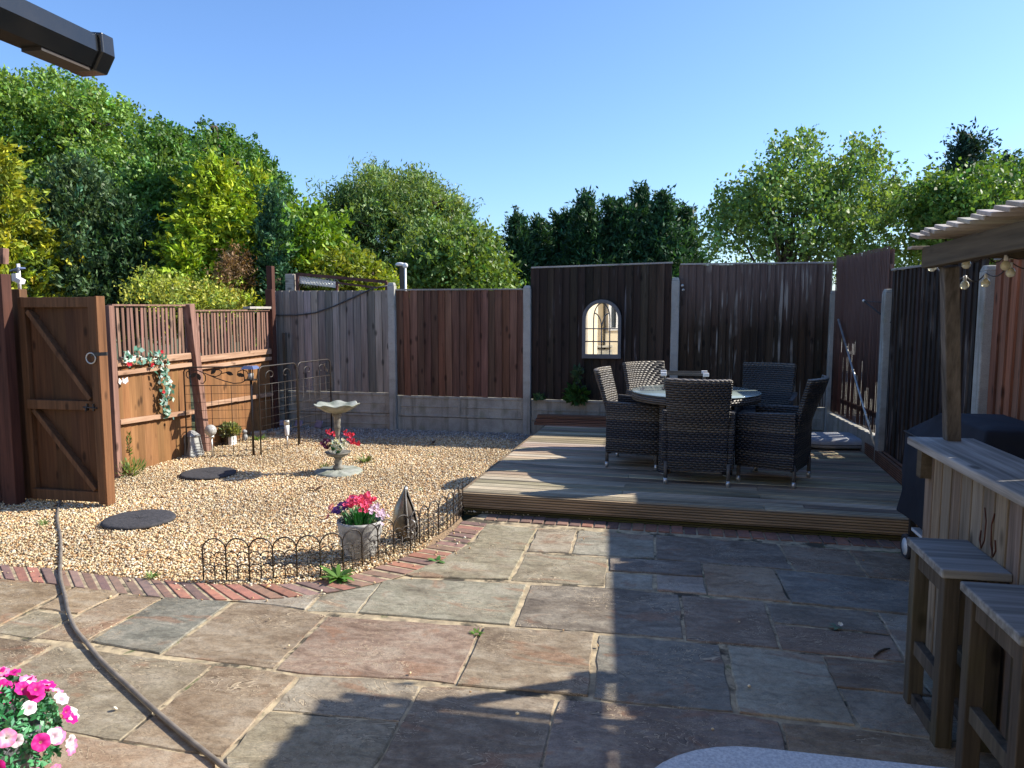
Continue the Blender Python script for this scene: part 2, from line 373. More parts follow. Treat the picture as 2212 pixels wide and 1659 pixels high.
M['needle'] = leafmat('needle', .22, .55, .3)
M['leafart'] = leafmat('artificial_leaf', .15, .45, .4)
M['bark'] = plain('bark', (.11, .085, .06), (.05, .04, .03), .95, 12, bst=.6, bd=.02, sc2=30)
M['glass'] = glassmat('clear_glass')
M['bulb'] = plain('bulb_glass', (.86, .82, .62), (.80, .74, .50), .25, 60, bst=0); M['bulb'].node_tree.nodes['Principled BSDF'].inputs['Transmission Weight'].default_value = .35
M['lanternglass'] = plain('frosted_pane', (.45, .46, .44), (.36, .36, .35), .25, 5, bst=0)
m, nt, P, L = nodes('mirror'); P.inputs['Metallic'].default_value = 1; P.inputs['Base Color'].default_value = (.88, .88, .87, 1); P.inputs['Roughness'].default_value = .015
tcx = N(nt, 'TexCoord').outputs['Object']; bump(nt, P, noise(nt, tcx, 3, 1), .02, .01); M['mirror'] = m
m, nt, P, L = nodes('glass_table_top'); tcx = N(nt, 'TexCoord').outputs['Object']
L(mix(nt, (.20, .25, .23), (.36, .42, .39), noise(nt, tcx, 4, 3)), P.inputs['Base Color']); P.inputs['Roughness'].default_value = .12; P.inputs['Specular IOR Level'].default_value = .8
M['tglass'] = m
m, nt, P, L = nodes('mottled_table_glass'); tcx = N(nt, 'TexCoord').outputs['Object']
L(mix(nt, (.27, .28, .30), (.44, .45, .46), ramp(nt, noise(nt, tcx, 150, 4, .7), [(.4, 0.), (.62, 1.)])), P.inputs['Base Color']); P.inputs['Roughness'].default_value = .3
P.inputs['Specular IOR Level'].default_value = .6; bump(nt, P, noise(nt, tcx, 110, 2), .4, .004); M['mottle'] = m
m, nt, P, L = nodes('window_glass'); P.inputs['Base Color'].default_value = (.05, .06, .07, 1); P.inputs['Roughness'].default_value = .03; M['wglass'] = m
m, nt, P, L = nodes('solar_cell'); P.inputs['Base Color'].default_value = (.10, .13, .24, 1); P.inputs['Roughness'].default_value = .12; M['solar'] = m

# ------------------------------------------------------------------ fast leaf meshes
def unit(a): return a/np.maximum(1e-9, np.linalg.norm(a, axis=-1, keepdims=True))
def leafmesh(name, c, d, n, Ln, Wd, col, mat, parent=None, origin=(0, 0, 0)):
    k = len(c); d = unit(d); s = unit(np.cross(d, n)); up = np.cross(s, d)
    Ln = Ln[:, None]; Wd = Wd[:, None]
    v = np.empty((k, 4, 3)); v[:, 0] = c-d*Ln*.5; v[:, 1] = c+s*Wd*.5+up*Wd*.12; v[:, 2] = c+d*Ln*.5; v[:, 3] = c-s*Wd*.5+up*Wd*.12
    v = v.reshape(-1, 3)-np.array(origin)
    me = bpy.data.meshes.new(name); me.vertices.add(4*k); me.vertices.foreach_set('co', v.ravel())
    me.loops.add(4*k); me.loops.foreach_set('vertex_index', np.arange(4*k))
    me.polygons.add(k); me.polygons.foreach_set('loop_start', np.arange(k)*4)
    ca = me.color_attributes.new('Col', 'FLOAT_COLOR', 'POINT'); cc = np.ones((k, 4, 4)); cc[:, :, :3] = col[:, None, :]
    ca.data.foreach_set('color', cc.ravel()); me.materials.append(mat); me.update(calc_edges=True)
    o = bpy.data.objects.new(name, me); COL.objects.link(o)
    if parent: o.parent = parent
    return o
def shoots(pos, sdir, slen, nleaf, leafL, leafW, spread, ca, cb, rng, hug=.6, flat=0., tipc=None):
    k = len(pos); pos = np.repeat(pos, nleaf, 0); sd2 = np.repeat(sdir, nleaf, 0)
    t = rng.random((k*nleaf, 1)); ln = np.repeat(slen*(.6+.8*rng.random(k)), nleaf)[:, None]
    c = pos+sd2*t*ln+rng.normal(size=pos.shape)*spread*(1.1-t*.7)
    d = sd2*hug+rng.normal(size=pos.shape)*.55; n = rng.normal(size=pos.shape); n[:, 2] += flat
    mixk = np.clip(np.repeat(rng.random(k), nleaf)[:, None]*.75+rng.random((k*nleaf, 1))*.25, 0, 1)
    col = np.array(ca)*(1-mixk)+np.array(cb)*mixk
    if tipc is not None: col = col*(1-t*.6)+np.array(tipc)*t*.6
    col = col*np.repeat(rng.uniform(.75, 1.3, (k, 1)), nleaf, 0)*(.6+.75*rng.random((k*nleaf, 1)))*np.where(rng.random((k*nleaf, 1)) > .96, 1.6, 1.)*np.repeat(1+rng.normal(size=(k, 1))*np.array([[.12, 0, -.1]]), nleaf, 0)
    col = np.clip(col, .004, .8)
    return c, d, n, leafL*(.6+.8*rng.random(k*nleaf)), leafW*(.6+.8*rng.random(k*nleaf)), col
def in_ells(ells, k, rng, rmin=.25, p=.42):
    vol = np.array([(r[0]*r[1]*r[2])**.75 for c, r in ells]); idx = rng.choice(len(ells), k, p=vol/vol.sum())
    C = np.array([ells[i][0] for i in idx]); Rr = np.array([ells[i][1] for i in idx])
    q = unit(rng.normal(size=(k, 3))); q[:, 2] = np.where(q[:, 2] < -.5, -q[:, 2], q[:, 2])
    lump = 1+.13*np.sin(q[:, :1]*7+C[:, :1]*3)*np.cos(q[:, 2:]*6+C[:, 1:2])+.09*rng.normal(size=(k, 1))
    r = (rmin+(1-rmin)*rng.random((k, 1))**p)*lump
    return C+q*Rr*r, unit(q/Rr)
def tree(name, label, D, ells, ns, nl, slen, lL, lW, ca, cb, up=.5, spread=.10, mat='leaf', thick=None, seed=1, hug=.6, trunk=.12, rmin=.25, group=None, tipc=None, wild=.45, base=None, lumps=4):
    """ells: (u, v, ru, rv) picture-size crown lobes standing D metres off; each gets its own real depth"""
    rng = np.random.default_rng(seed); E = []
    for i, e in enumerate(ells):
        d = D+(e[4] if len(e) > 4 else (i % 3-1)*.3); c = PD(e[0], e[1], d); ru, rv = e[2]*d/F, e[3]*d/F
        E.append((np.array(c), np.array((ru, thick or ru*.9, rv))))
    for c, rr_ in list(E):                   # smaller lobes that break the outline of every big one
        for k in range(lumps):
            a = R(rng.uniform(-5, 185)); kk = rng.uniform(.13, .26); E.append((c+np.array((math.cos(a)*rr_[0]*.86, rng.uniform(-.5, .5)*rr_[1], math.sin(a)*rr_[2]*.86)), np.array((rr_[0]*kk, rr_[1]*kk, rr_[2]*kk*1.2))))
    c0 = E[0][0]; bx = Vector((c0[0], c0[1], 0)) if base is None else Vector(base)
    T = thing(name, label, 'tree' if 'bush' not in name and 'shrub' not in name else 'bush', bx, 0, group)
    pos, out = in_ells(E, ns, rng, rmin); ok = pos[:, 2] > .1
    pos, out = pos[ok], out[ok]
    sdir = unit(out*.8+np.array((0, 0, up))+rng.normal(size=pos.shape)*wild)
    leafmesh('crown', *shoots(pos-sdir*slen*.4, sdir, slen, nl, lL, lW, spread, ca, cb, rng, hug, tipc=tipc), M[mat], T, tuple(bx))
    tb = MB(); top = Vector(E[0][0]); tb.tube([bx, bx.lerp(top, .5)+Vector((.08, .05, 0)), top], [trunk, trunk*.75, trunk*.4], 8)
    for c, r in E[:len(ells)*2]:
        c = Vector(c); s = bx.lerp(top, .55)
        tb.tube([s, s.lerp(c, .5)+Vector((random.uniform(-.2, .2), 0, .15)), c], [trunk*.55, trunk*.4, trunk*.22], 6)
        for k in range(5):
            q = Vector(unit(rng.normal(size=3))); q.z = abs(q.z); e = c+Vector((q.x*r[0], q.y*r[1], q.z*r[2]))*.85
            tb.tube([c, c.lerp(e, .5)+Vector((0, 0, .08)), e], [trunk*.24, trunk*.15, trunk*.05], 5)
    tb.build('trunk', M['bark'], T); return T
def conifer(name, label, D, u, vtop, vbot, half, ns, nl, slen, lL, lW, ca, cb, seed=1, up=.7, spread=.05, lean=0., group=None, tipc=None, p=.75, mat='needle', wild=.25, leaders=0):
    rng = np.random.default_rng(seed); top = PD(u, vtop, D); bt = Vector((top.x, top.y, 0)); Rm = half*D/F
    zb = PD(u, vbot, D).z; H = top.z-zb
    T = thing(name, label, 'tree', bt, 0, group)
    t = rng.random(ns)**1.25; a = rng.random(ns)*2*math.pi
    rad = Rm*np.minimum(1., ((1-t)**p)*1.15)*(.45+.6*rng.random(ns)**.5)*(1+.18*np.sin(a*5+t*25))
    pos = np.stack([bt.x+rad*np.cos(a)+lean*t, bt.y+rad*np.sin(a), zb+t*H*.97], 1)
    if leaders:                              # several narrow plumes standing round the main spire
        la = rng.random(leaders)*6.28; lr = Rm*rng.uniform(.3, .95, leaders); lh = H*rng.uniform(.5, .93, leaders)*(1-.30*lr/Rm)
        who = rng.integers(0, leaders, ns); sub = rng.random(ns) < .6; tt = rng.random(ns)**1.1; wr = Rm*.30*(1-tt)**.8*rng.random(ns)**.5
        ps = np.stack([bt.x+np.cos(la[who])*lr[who]+np.cos(a)*wr, bt.y+np.sin(la[who])*lr[who]+np.sin(a)*wr, zb+lh[who]*(.25+.75*tt)], 1)
        pos = np.where(sub[:, None], ps, pos); t = np.where(sub, tt, t)
    out = np.stack([np.cos(a), np.sin(a), np.zeros(ns)], 1)
    sdir = unit(out*(1-t[:, None]*.6)+np.array((0, 0, up))+rng.normal(size=pos.shape)*wild)
    leafmesh('crown', *shoots(pos-sdir*slen*.5, sdir, slen, nl, lL, lW, spread, ca, cb, rng, .9, tipc=tipc), M[mat], T, tuple(bt))
    MB().tube([bt, (bt.x, bt.y, zb+H*.5), (bt.x+lean*.9, bt.y, zb+H*.93)], [.14, .09, .02], 8).build('trunk', M['bark'], T)
    return T

# ================================================================== SETTING
g = MB(); g.add([(-400, -200, -.06), (400, -200, -.06), (400, 900, -.06), (-400, 900, -.06)], [(0, 1, 2, 3)])
tag(g.build('ground', M['earth']), kind='structure')

# curved brick edging, from its gravel side and its patio side
inner = [(-260, 1205), (-120, 1213), (0, 1224), (141, 1234), (223, 1245), (316, 1254), (409, 1262), (483, 1267), (587, 1266), (658, 1261), (706, 1256), (769, 1243), (809, 1231), (843, 1219), (869, 1209), (892, 1198), (922, 1185), (952, 1171), (976, 1153), (992, 1136), (1000, 1127)]
outer = [(-260, 1232), (-120, 1240), (0, 1254), (126, 1267), (242, 1284), (357, 1295), (446, 1301), (557, 1301), (632, 1295), (714, 1284), (785, 1270), (831, 1259), (869, 1247), (912, 1231), (952, 1215), (984, 1199), (1006, 1181), (1027, 1159), (1043, 1146), (1055, 1133)]
def xy(p): return Vector((p[0], p[1], 0))
inw = [xy(G(u, v)) for u, v in inner]; outw = [xy(G(u, v)) for u, v in outer]
def resample(pl, n):
    L_ = [0]
    for a, b in zip(pl, pl[1:]): L_.append(L_[-1]+(b-a).length)
    out = []
    for k in range(n+1):
        s = L_[-1]*k/n; i = max(j for j in range(len(L_)) if L_[j] <= s+1e-9); i = min(i, len(pl)-2)
        out.append(pl[i].lerp(pl[i+1], (s-L_[i])/max(1e-9, L_[i+1]-L_[i])))
    return out
nb = int(sum((b-a).length for a, b in zip(outw, outw[1:]))/.106)
ri, ro = resample(inw, nb), resample(outw, nb)
bm_ = MB()
for i in range(nb):
    a, b, c, d = ri[i], ri[i+1], ro[i+1], ro[i]
    t = .13+random.uniform(-.04, .05); a2, b2 = a.lerp(b, t), b.lerp(a, t); c2, d2 = c.lerp(d, t), d.lerp(c, t)
    c2 = b2.lerp(c2, .97+random.uniform(-.02, .02)); d2 = a2.lerp(d2, .97); z = .012+random.uniform(-.003, .004)
    k = random.random(); col = (1.25, .95, .9) if k > .72 else ((.85, .9, 1.0) if k < .3 else (1, 1, 1))
    bm_.prism([(q.x, q.y) for q in (a2, b2, c2, d2)], -.05, z, jit(col, .22))
# straight course in front of the deck
DFY = 5.98
x = -1.35; e0 = outw[-1]
while x < 2.3:
    k = random.random(); col = (1.1, .9, .85) if k > .7 else (.75, .75, .78)
    y0 = DFY-.10-(x+1.6)*.044; wv = .215
    bm_.prism([(x, y0-wv+.07), (x+.084, y0-wv+.07), (x+.086, y0+.03), (x+.001, y0+.03)], -.05, .010+random.uniform(-.003, .003), jit(col, .2)); x += .098
mj = MB()
for i in range(nb): a, b, c, d = ri[i], ri[i+1], ro[i+1], ro[i]; mj.add([(q.x, q.y, .0075) for q in (a, b, c, d)], [(0, 1, 2, 3)])
tag(mj.build('edging_mortar', M['mortar']), kind='structure')
tag(bm_.build('brick_edging', M['brick'], bevel=.004), kind='structure')

# patio: mortar bed and riven slabs
mb = MB(); mb.prism([(-12, -2), (6, -2), (6, 5.95), (-1.4, 5.95)]+[(p.x, p.y) for p in reversed(ri)]+[(-12, ri[0].y)], -.05, .001)
mo = mb.build('mortar_bed', M['mortar']); tag(mo, kind='structure')
nt = M['mortar'].node_tree; P = nt.nodes['Principled BSDF']; tcm = N(nt, 'TexCoord').outputs['Object']; src = P.inputs['Base Color'].links[0].from_socket
c1_ = mix(nt, src, (.035, .03, .022), ramp(nt, noise(nt, tcm, 3.1, 5, .65), [(.54, 0.), (.60, .9)]))
nt.links.new(mix(nt, c1_, (.06, .09, .02), ramp(nt, noise(nt, tcm, 2.3, 6, .7, (1, 1, 1), 2.), [(.60, 0.), (.66, .8)])), P.inputs['Base Color'])
BR, GY, TAN, RED, BLU, PUR, OLV = (.275, .21, .14), (.35, .315, .24), (.33, .25, .155), (.285, .215, .15), (.22, .205, .17), (.215, .18, .14), (.33, .28, .19)
slabs = [
 (TAN, [Z7(-900,470), Z7(-500,510), Z7(0,560), Z7(425,612), Z7(0,833), Z7(-110,885), Z7(-900,800)]),
 (TAN, [Z7(445,610), Z7(718,640), Z7(450,768), Z7(225,736)]),
 (OLV, [Z7(215,748), Z7(440,780), Z7(190,908), Z7(0,882), Z7(-90,880), Z7(0,842)]),
 (BR, [Z7(735,640), Z7(960,665), Z7(520,912), Z7(490,938), Z7(205,908), Z7(460,776)]),
 (BLU, [Z7(968,668), Z7(1340,700), Z7(928,1002), Z7(530,930)]),
 (BR, [Z7(1358,705), Z7(1500,700), Z7(1895,775), Z7(1588,1085), Z7(945,1006)]),
 (GY, [Z7(1380,695), Z7(1700,662), Z8(85,700), Z8(0,783)]),
 (GY, [Z8(10,788), Z8(95,700), Z8(200,660), Z8(425,628), Z8(285,800)]),
 (GY, [Z8(440,620), Z8(590,612), Z8(1235,645), Z8(1140,868), Z8(300,800)]),
 (OLV, [Z8(905,425), Z8(1222,458), Z8(1135,615), Z8(600,600), Z8(560,590), Z8(760,505)]),
 (OLV, [Z8(1235,468), Z8(1690,492), Z8(1665,650), Z8(1148,620)]),
 (OLV, [Z8(1010,310), Z8(1290,330), Z8(1222,452), Z8(915,438)]),
 (OLV, [Z8(1302,332), Z8(1515,342), Z8(1470,468), Z8(1240,457)]),
 (GY, [Z8(1528,342), ZL(245,367), ZL(248,495), ZL(0,484), Z8(1485,470)]),
 (PUR, [ZL(260,367), ZL(930,417), ZL(1020,560), ZL(265,500)]),
 (BR, [ZL(945,420), ZL(1320,450), ZL(1430,598), ZL(1035,563)]),
 (BR, [ZL(1335,452), ZL(2000,500), ZL(2300,680), ZL(1440,602)]),
 (PUR, [ZL(0,495), ZL(508,523), ZL(522,600), ZL(0,565)]),
 (GY, [ZL(-20,575), ZL(240,590), ZL(243,672), ZL(-25,662)]),
 (GY, [ZL(262,592), ZL(522,607), ZL(540,697), ZL(265,676)]),
 (TAN, [ZL(518,527), ZL(908,560), ZL(1005,742), ZL(547,698)]),
 (BLU, [ZL(922,563), ZL(1440,608), ZL(2300,690), ZL(2400,880), ZL(1015,745)]),
 (PUR, [Z8(1258,645), Z8(1665,660), ZL(382,700), ZL(412,945), Z8(1170,875)]),
 (BR, [ZL(402,705), ZL(855,740), ZL(945,1000), ZL(427,952)]),
 (PUR, [ZL(872,745), ZL(1480,798), ZL(1560,922), ZL(912,853)]),
 (BR, [ZL(912,863), ZL(1565,932), ZL(1640,1075), ZL(962,1003)]),
 (GY, [ZL(1495,800), ZL(2300,880), ZL(2350,1150), ZL(1655,1078)]),
 (RED, [Z8(130,822), Z8(985,880), Z8(835,1196), Z8(600,1170), Z7(1740,1115), Z7(1605,1093)]),
 (RED, [Z8(1000,882), Z8(1608,916), Z8(1575,1265), Z8(848,1202)]),
 (BLU, [Z8(1640,925), ZL(610,982), ZL(688,1352), ZL(0,1292), Z8(1605,1275)]),
 (GY, [ZL(655,985), ZL(1175,1042), ZL(1365,1428), ZL(722,1358)]),
 (BR, [ZL(1192,1047), ZL(1645,1090), ZL(1790,1262), ZL(1262,1215)]),
 (GY, [ZL(1272,1222), ZL(1795,1270), ZL(2350,1330), ZL(2400,1570), ZL(1780,1497), ZL(1400,1442)]),
 (GY, [ZL(1665,1092), ZL(2300,1160), ZL(2350,1315), ZL(1800,1262)]),
 (BR, [Z7(-900,810), Z7(0,905), Z7(312,948), Z7(0,1128), Z7(-300,1290), Z7(-900,1250)]),
 (OLV, [Z7(328,958), Z7(935,1028), Z7(1232,1068), Z7(915,1322), Z7(695,1505), Z7(400,1455), Z7(-300,1330), Z7(0,1140)]),
 (BR, [Z7(1248,1072), Z7(1590,1103), Z7(1728,1135), Z7(1285,1600), Z7(1150,1580), Z7(712,1508)]),
 (TAN, [Z7(-500,1330), Z7(400,1470), Z7(700,1520), Z7(1275,1618), Z7(900,2100), Z7(-500,2000)]),
 (GY, [Z7(1745,1135), Z8(380,1162), Z8(640,1210), Z8(525,1405), Z7(1580,1328)]),
 (OLV, [Z7(1570,1342), Z8(520,1418), Z8(280,1850), Z7(1300,1900), Z7(1310,1610)]),
 (BR, [Z8(655,1212), Z8(830,1214), Z8(1395,1285), Z8(1308,1659), Z8(1280,1850), Z8(300,1850)]),
 (PUR, [Z8(1420,1290), ZL(0,1308), ZL(690,1368), ZL(938,1412), ZL(985,1600), ZL(1020,1900), Z8(1300,1850), Z8(1325,1659)]),
 (TAN, [ZL(960,1417), ZL(1400,1458), ZL(1780,1512), ZL(2400,1590), ZL(2500,2000), ZL(1040,1900), ZL(1003,1600)]),
 (BR, [Z7(900,2120), Z7(1310,1920), Z8(280,1870), Z8(1290,1870), Z8(1300,3000), Z7(600,3000)]),
 (GY, [Z8(1310,1870), ZL(1020,1920), ZL(2500,2020), ZL(2600,3000), Z8(1330,3000)]),
]
pt = MB()
def slab(poly, z, col):
    n = len(poly); c = sum(poly, Vector((0, 0, 0)))/n
    a = sum(poly[i].x*poly[(i+1) % n].y-poly[(i+1) % n].x*poly[i].y for i in range(n))
    if a < 0: poly = poly[::-1]
    pts = []
    for i in range(n):                       # chipped outline: extra points along every side
        p, q = poly[i], poly[(i+1) % n]; L_ = (q-p).length; k = max(1, int(L_/.07)); nn = Vector((-(q-p).y, (q-p).x, 0)).normalized()
        for j in range(k):
            w = 0 if j == 0 else random.gauss(0, .0032); pts.append(p.lerp(q, j/k)-nn*(.0008+w))
    z0, z1, z2 = -.03, z-.006, z
    ins = [p+(c-p).normalized()*.006 for p in pts]; m_ = len(pts)
    vs = [(p.x, p.y, z0) for p in pts]+[(p.x, p.y, z1) for p in pts]+[(p.x, p.y, z2) for p in ins]
    fs = [(i, (i+1) % m_, (i+1) % m_+m_, i+m_) for i in range(m_)]+[(i+m_, (i+1) % m_+m_, (i+1) % m_+2*m_, i+2*m_) for i in range(m_)]+[tuple(range(2*m_, 3*m_))]
    pt.add(vs, fs, col)
for col, poly in slabs:
    slab([xy(G(u, v)) for u, v in poly], .007+random.uniform(-.003, .004), jit(col, .15))
tag(pt.build('patio', M['slab']), kind='structure')

# deck
DX0, DX1, DY0, DY1, DZ = -1.60, 2.02, 5.98, 9.68, .176
T = thing('deck', 'raised grooved timber deck carrying the rattan dining set', 'deck', ((DX0+DX1)/2, (DY0+DY1)/2, 0))
db = MB(); y = DY0; k = 0
while y < DY1-.02:
    w = .122; sp = random.choice((-.3, .25, .8, 1.1)); cA, cB = jit((1, 1, 1), .38), jit((1, .98, .95), .38)
    zt = DZ+random.uniform(-.0015, .0015)
    db.box(((DX0+sp)/2, y+w/2, zt-.014), (sp-DX0-.003, w-.013, .028), None, cA)
    db.box(((sp+DX1)/2, y+w/2, zt-.0145), (DX1-sp-.003, w-.013, .028), None, cB); y += w
db.build('deck_boards', M['deck'], T, bevel=.003)
fb = MB(); fb.box(((DX0+DX1)/2, DY0-.016, DZ-.062), (DX1-DX0+.03, .028, .118)); fb.build('front_fascia', M['fascia'], T, bevel=.003)
fb = MB(); fb.box(((DX0+DX1)/2+.02, DY0+.012, .03), (DX1-DX0, .026, .10)); fb.build('lower_fascia', M['fascia2'], T)
fb = MB(); fb.box((DX0-.014, (DY0+DY1)/2+.0, DZ-.064), (.026, DY1-DY0-.02, .118)); fb.build('side_fascia', M['fascia'], T)
fb = MB()
for yy in np.arange(DY0+.2, DY1, .6): fb.box(((DX0+DX1)/2, yy, .06), (DX1-DX0-.06, .05, .16))
fb.build('joists', M['wdeep'], T)
T.location = (.302, 7.695, 0); T.rotation_euler = (0, 0, R(-2.5))      # the deck sits a little askew

# gravel: bed and individual pebbles
gp = [(p.x, p.y) for p in ri]+[(DX0-.03, DY0-.02), (DX0-.03, 9.9), (-5.7, 9.9), (-5.75, 6.2), (-9, 6.2), (-9, ri[0].y)]
gb = MB(); gb.prism(gp, -.05, .002); tag(gb.build('gravel_bed', M['gravelbed']), kind='structure')
def inside(px, py, poly):
    r = np.zeros(len(px), bool); n = len(poly)
    for i in range(n):
        x1, y1 = poly[i]; x2, y2 = poly[(i+1) % n]
        if y1 == y2: continue
        c = ((y1 > py) != (y2 > py)) & (px < (x2-x1)*(py-y1)/(y2-y1)+x1); r ^= c
    return r
K = 128000; px = RNG.uniform(-6.6, DX0, K); py = 3.7+6.2*RNG.random(K)**1.2
ok = inside(px, py, gp); px, py = px[ok], py[ok]
# strays on bricks, under the deck edge and on slabs beside the edging
sx_ = []; 
for i in range(90):
    j = random.randrange(len(ro)-1); q = ri[j].lerp(ro[j], random.random()**1.5*1.25); sx_.append((q.x+random.gauss(0, .03), q.y+random.gauss(0, .03)))
for i in range(160): sx_.append((DX0+abs(random.gauss(0, .55)), DY0-.01-abs(random.gauss(0, .04))))
for i in range(14): sx_.append((random.uniform(-2.5, 1.5), random.uniform(2.5, 5.6)))
px = np.append(px, [a for a, b in sx_]); py = np.append(py, [b for a, b in sx_]); K = len(px)
ph = (1+5**.5)/2; iv = np.array([(-1, ph, 0), (1, ph, 0), (-1, -ph, 0), (1, -ph, 0), (0, -1, ph), (0, 1, ph), (0, -1, -ph), (0, 1, -ph), (ph, 0, -1), (ph, 0, 1), (-ph, 0, -1), (-ph, 0, 1)])/1.9
ifc = np.array([(0,11,5),(0,5,1),(0,1,7),(0,7,10),(0,10,11),(1,5,9),(5,11,4),(11,10,2),(10,7,6),(7,1,8),(3,9,4),(3,4,2),(3,2,6),(3,6,8),(3,8,9),(4,9,5),(2,4,11),(6,2,10),(8,6,7),(9,8,1)])
sz = RNG.uniform(.0050, .0110, K)*(1+.5*(RNG.random(K) > .96)); q = RNG.normal(size=(K, 3, 3)); Q = np.linalg.qr(q)[0]
sc3 = np.stack([np.ones(K)*1.25, RNG.uniform(.7, 1.05, K), RNG.uniform(.45, .75, K)], 1)
V = iv[None]*(1+.16*RNG.normal(size=(K, 12, 3)))*sc3[:, None, :]*sz[:, None, None]; V = np.einsum('kij,knj->kni', Q*np.array((1, 1, 1)), V)
# lie mostly flat
zoff = .004+RNG.random(K)*.013; zoff[-len(sx_):] = .017
V[:, :, 2] *= .75; V += np.stack([px, py, zoff], 1)[:, None, :]
pal = np.array([(.66, .46, .24), (.74, .60, .38), (.52, .27, .10), (.80, .72, .56), (.64, .48, .30), (.40, .20, .08), (.33, .25, .18), (.80, .64, .36), (.84, .80, .70), (.66, .36, .13)])
pc = np.minimum(.9, (pal*.85+.15*np.array((.66,.53,.35)))[RNG.choice(10, K, p=[.19, .18, .09, .15, .13, .05, .05, .10, .04, .02])]*(.82+.42*RNG.random((K, 1))))
pc = pc*(.90+.16*np.sin(px*2.3+py*1.1)*np.cos(py*2.9-px*.7))[:, None]
# pebble colours turn greyer close to the back fence
edge = 9.2+.22*np.sin(px*1.9)+.15*RNG.normal(size=K); gk = (py > edge)
gpal = np.array([(.42, .41, .39), (.28, .27, .26), (.55, .53, .50), (.20, .19, .19), (.40, .33, .27)])
pc[gk] = gpal[RNG.choice(5, gk.sum())]*(.8+.4*RNG.random((gk.sum(), 1)))
me = bpy.data.meshes.new('gravel'); me.vertices.add(K*12); me.vertices.foreach_set('co', V.ravel())
fi = (ifc[None]+(np.arange(K)*12)[:, None, None]).reshape(-1); me.loops.add(len(fi)); me.loops.foreach_set('vertex_index', fi)
me.polygons.add(K*20); me.polygons.foreach_set('loop_start', np.arange(K*20)*3); me.polygons.foreach_set('use_smooth', np.ones(K*20, bool))
ca = me.color_attributes.new('Col', 'FLOAT_COLOR', 'POINT'); cc = np.ones((K, 12, 4)); cc[:, :, :3] = pc[:, None, :]; ca.data.foreach_set('color', cc.ravel())
me.materials.append(M['pebble']); me.update(calc_edges=True); go = bpy.data.objects.new('gravel', me); COL.objects.link(go)
tag(go, 'golden pebble gravel filling the curved bed, greyer along the back fence', 'gravel', kind='stuff')

# ================================================================== FENCES
def fence_panel(name, label, p0, p1, z0, z1, n, mat, nrm, cols=((1, 1, 1),), var=.2, cap=None, gap=0., thick=.016, tops=None, rails=None, group=None, cut=None, capmat=None):
    p0, p1 = Vector((p0[0], p0[1], 0)), Vector((p1[0], p1[1], 0)); nrm = Vector((nrm[0], nrm[1], 0)).normalized()
    mid = (p0+p1)/2; T = thing(name, label, 'fence', (mid.x, mid.y, z0), 0, group)
    d = (p1-p0); L_ = d.length; d.normalize(); w = L_/n; b = MB()
    for i in range(n):
        a0, a1 = w*i-(0 if gap else .014), w*(i+1)-gap
        tk0, tk1 = (.005, thick+.008) if not gap else (thick, thick)
        tl = random.gauss(0, .0010)
        zt = (z1 if tops is None else tops(i/n))+random.uniform(-.004, .004); zb = z0+random.uniform(0, .006)
        if cut: zb, zt = cut(i, zb, zt)
        vs = []
        for z in (zb, zt):
            dx = tl*(z-z0)*3
            vs += [p0+d*(a0+dx)+nrm*0+Vector((0, 0, z)), p0+d*(a1+dx)+Vector((0, 0, z)), p0+d*(a1+dx)+nrm*tk1+Vector((0, 0, z)), p0+d*(a0+dx)+nrm*(tk0)+Vector((0, 0, z))]
        b.add(vs, [(0, 1, 2, 3), (4, 7, 6, 5), (0, 4, 5, 1), (1, 5, 6, 2), (2, 6, 7, 3), (3, 7, 4, 0)], jit(random.choice(cols), var))
    b.build('boards', mat, T)
    for (za, side) in (rails or [(z0+.18, -1), ((z0+z1)/2, -1), (z1-.2, -1)]):
        r = MB(); o = nrm*(-.02 if side < 0 else thick+.018); r.beam(p0+o+Vector((0, 0, za)), p1+o+Vector((0, 0, za)), .035, .05, jit((1, 1, 1), .1)); r.build('rail', mat if not capmat else capmat, T)
    if cap:
        c = MB(); t0 = z1 if tops is None else tops(0); t1 = z1 if tops is None else tops(1)
        c.beam(p0+nrm*.004+Vector((0, 0, t0+.012)), p1+nrm*.004+Vector((0, 0, t1+.012)), .05, .02); c.build('capping', M[cap], T, bevel=.003)
    return T
M['wcap'] = wood('weathered_capping', (.16, .15, .14), (.42, .40, .38), 'x')
M['wcapy'] = wood('weathered_side_capping', (.16, .15, .14), (.40, .38, .36), 'y')
BY = 9.85; PXs = [-5.46, -3.60, -1.72, .19, 2.09]
ptop = [None, 2.04, 1.99, 2.08, 1.91]
def cpost(x, y, h, label, rz=0, name='concrete_post'):
    b = MB(); b.box((0, 0, h/2-.03), (.10, .10, h-.02)); b.loft([[Vector((i*.05, j*.05, h-.04)) for i, j in ((-1,-1),(1,-1),(1,1),(-1,1))], [Vector((i*.036, j*.036, h)) for i, j in ((-1,-1),(1,-1),(1,1),(-1,1))]], smooth=False)
    o = b.build(name, M['concrete'], bevel=.008); o.location = (x, y, 0); o.rotation_euler = (0, 0, rz)
    return tag(o, label, 'fence post', 'concrete fence posts')
cpost(PXs[1], BY-.03, ptop[1], 'pale concrete post between the grey panel and the red brown panel')
cpost(PXs[2], BY-.03, ptop[2], 'concrete post at the back left corner of the deck, between brown and black panels')
cpost(PXs[3], BY-.03, ptop[3], 'concrete post rising behind the round table between the two tall dark panels')
cpost(PXs[4]-.0, BY-.03, ptop[4], 'concrete post in the far right corner where the two fences meet')
N_ = (0, -1)
fence_panel('board_fence', 'weathered grey vertical board panel in the back fence at the left', (PXs[0]+.02, BY), (PXs[1]-.05, BY), .52, 1.935, 17, M['wgrey'], N_, ((1, 1, 1), (.8, .8, .82), (1.18, 1.14, 1.1)), .22)
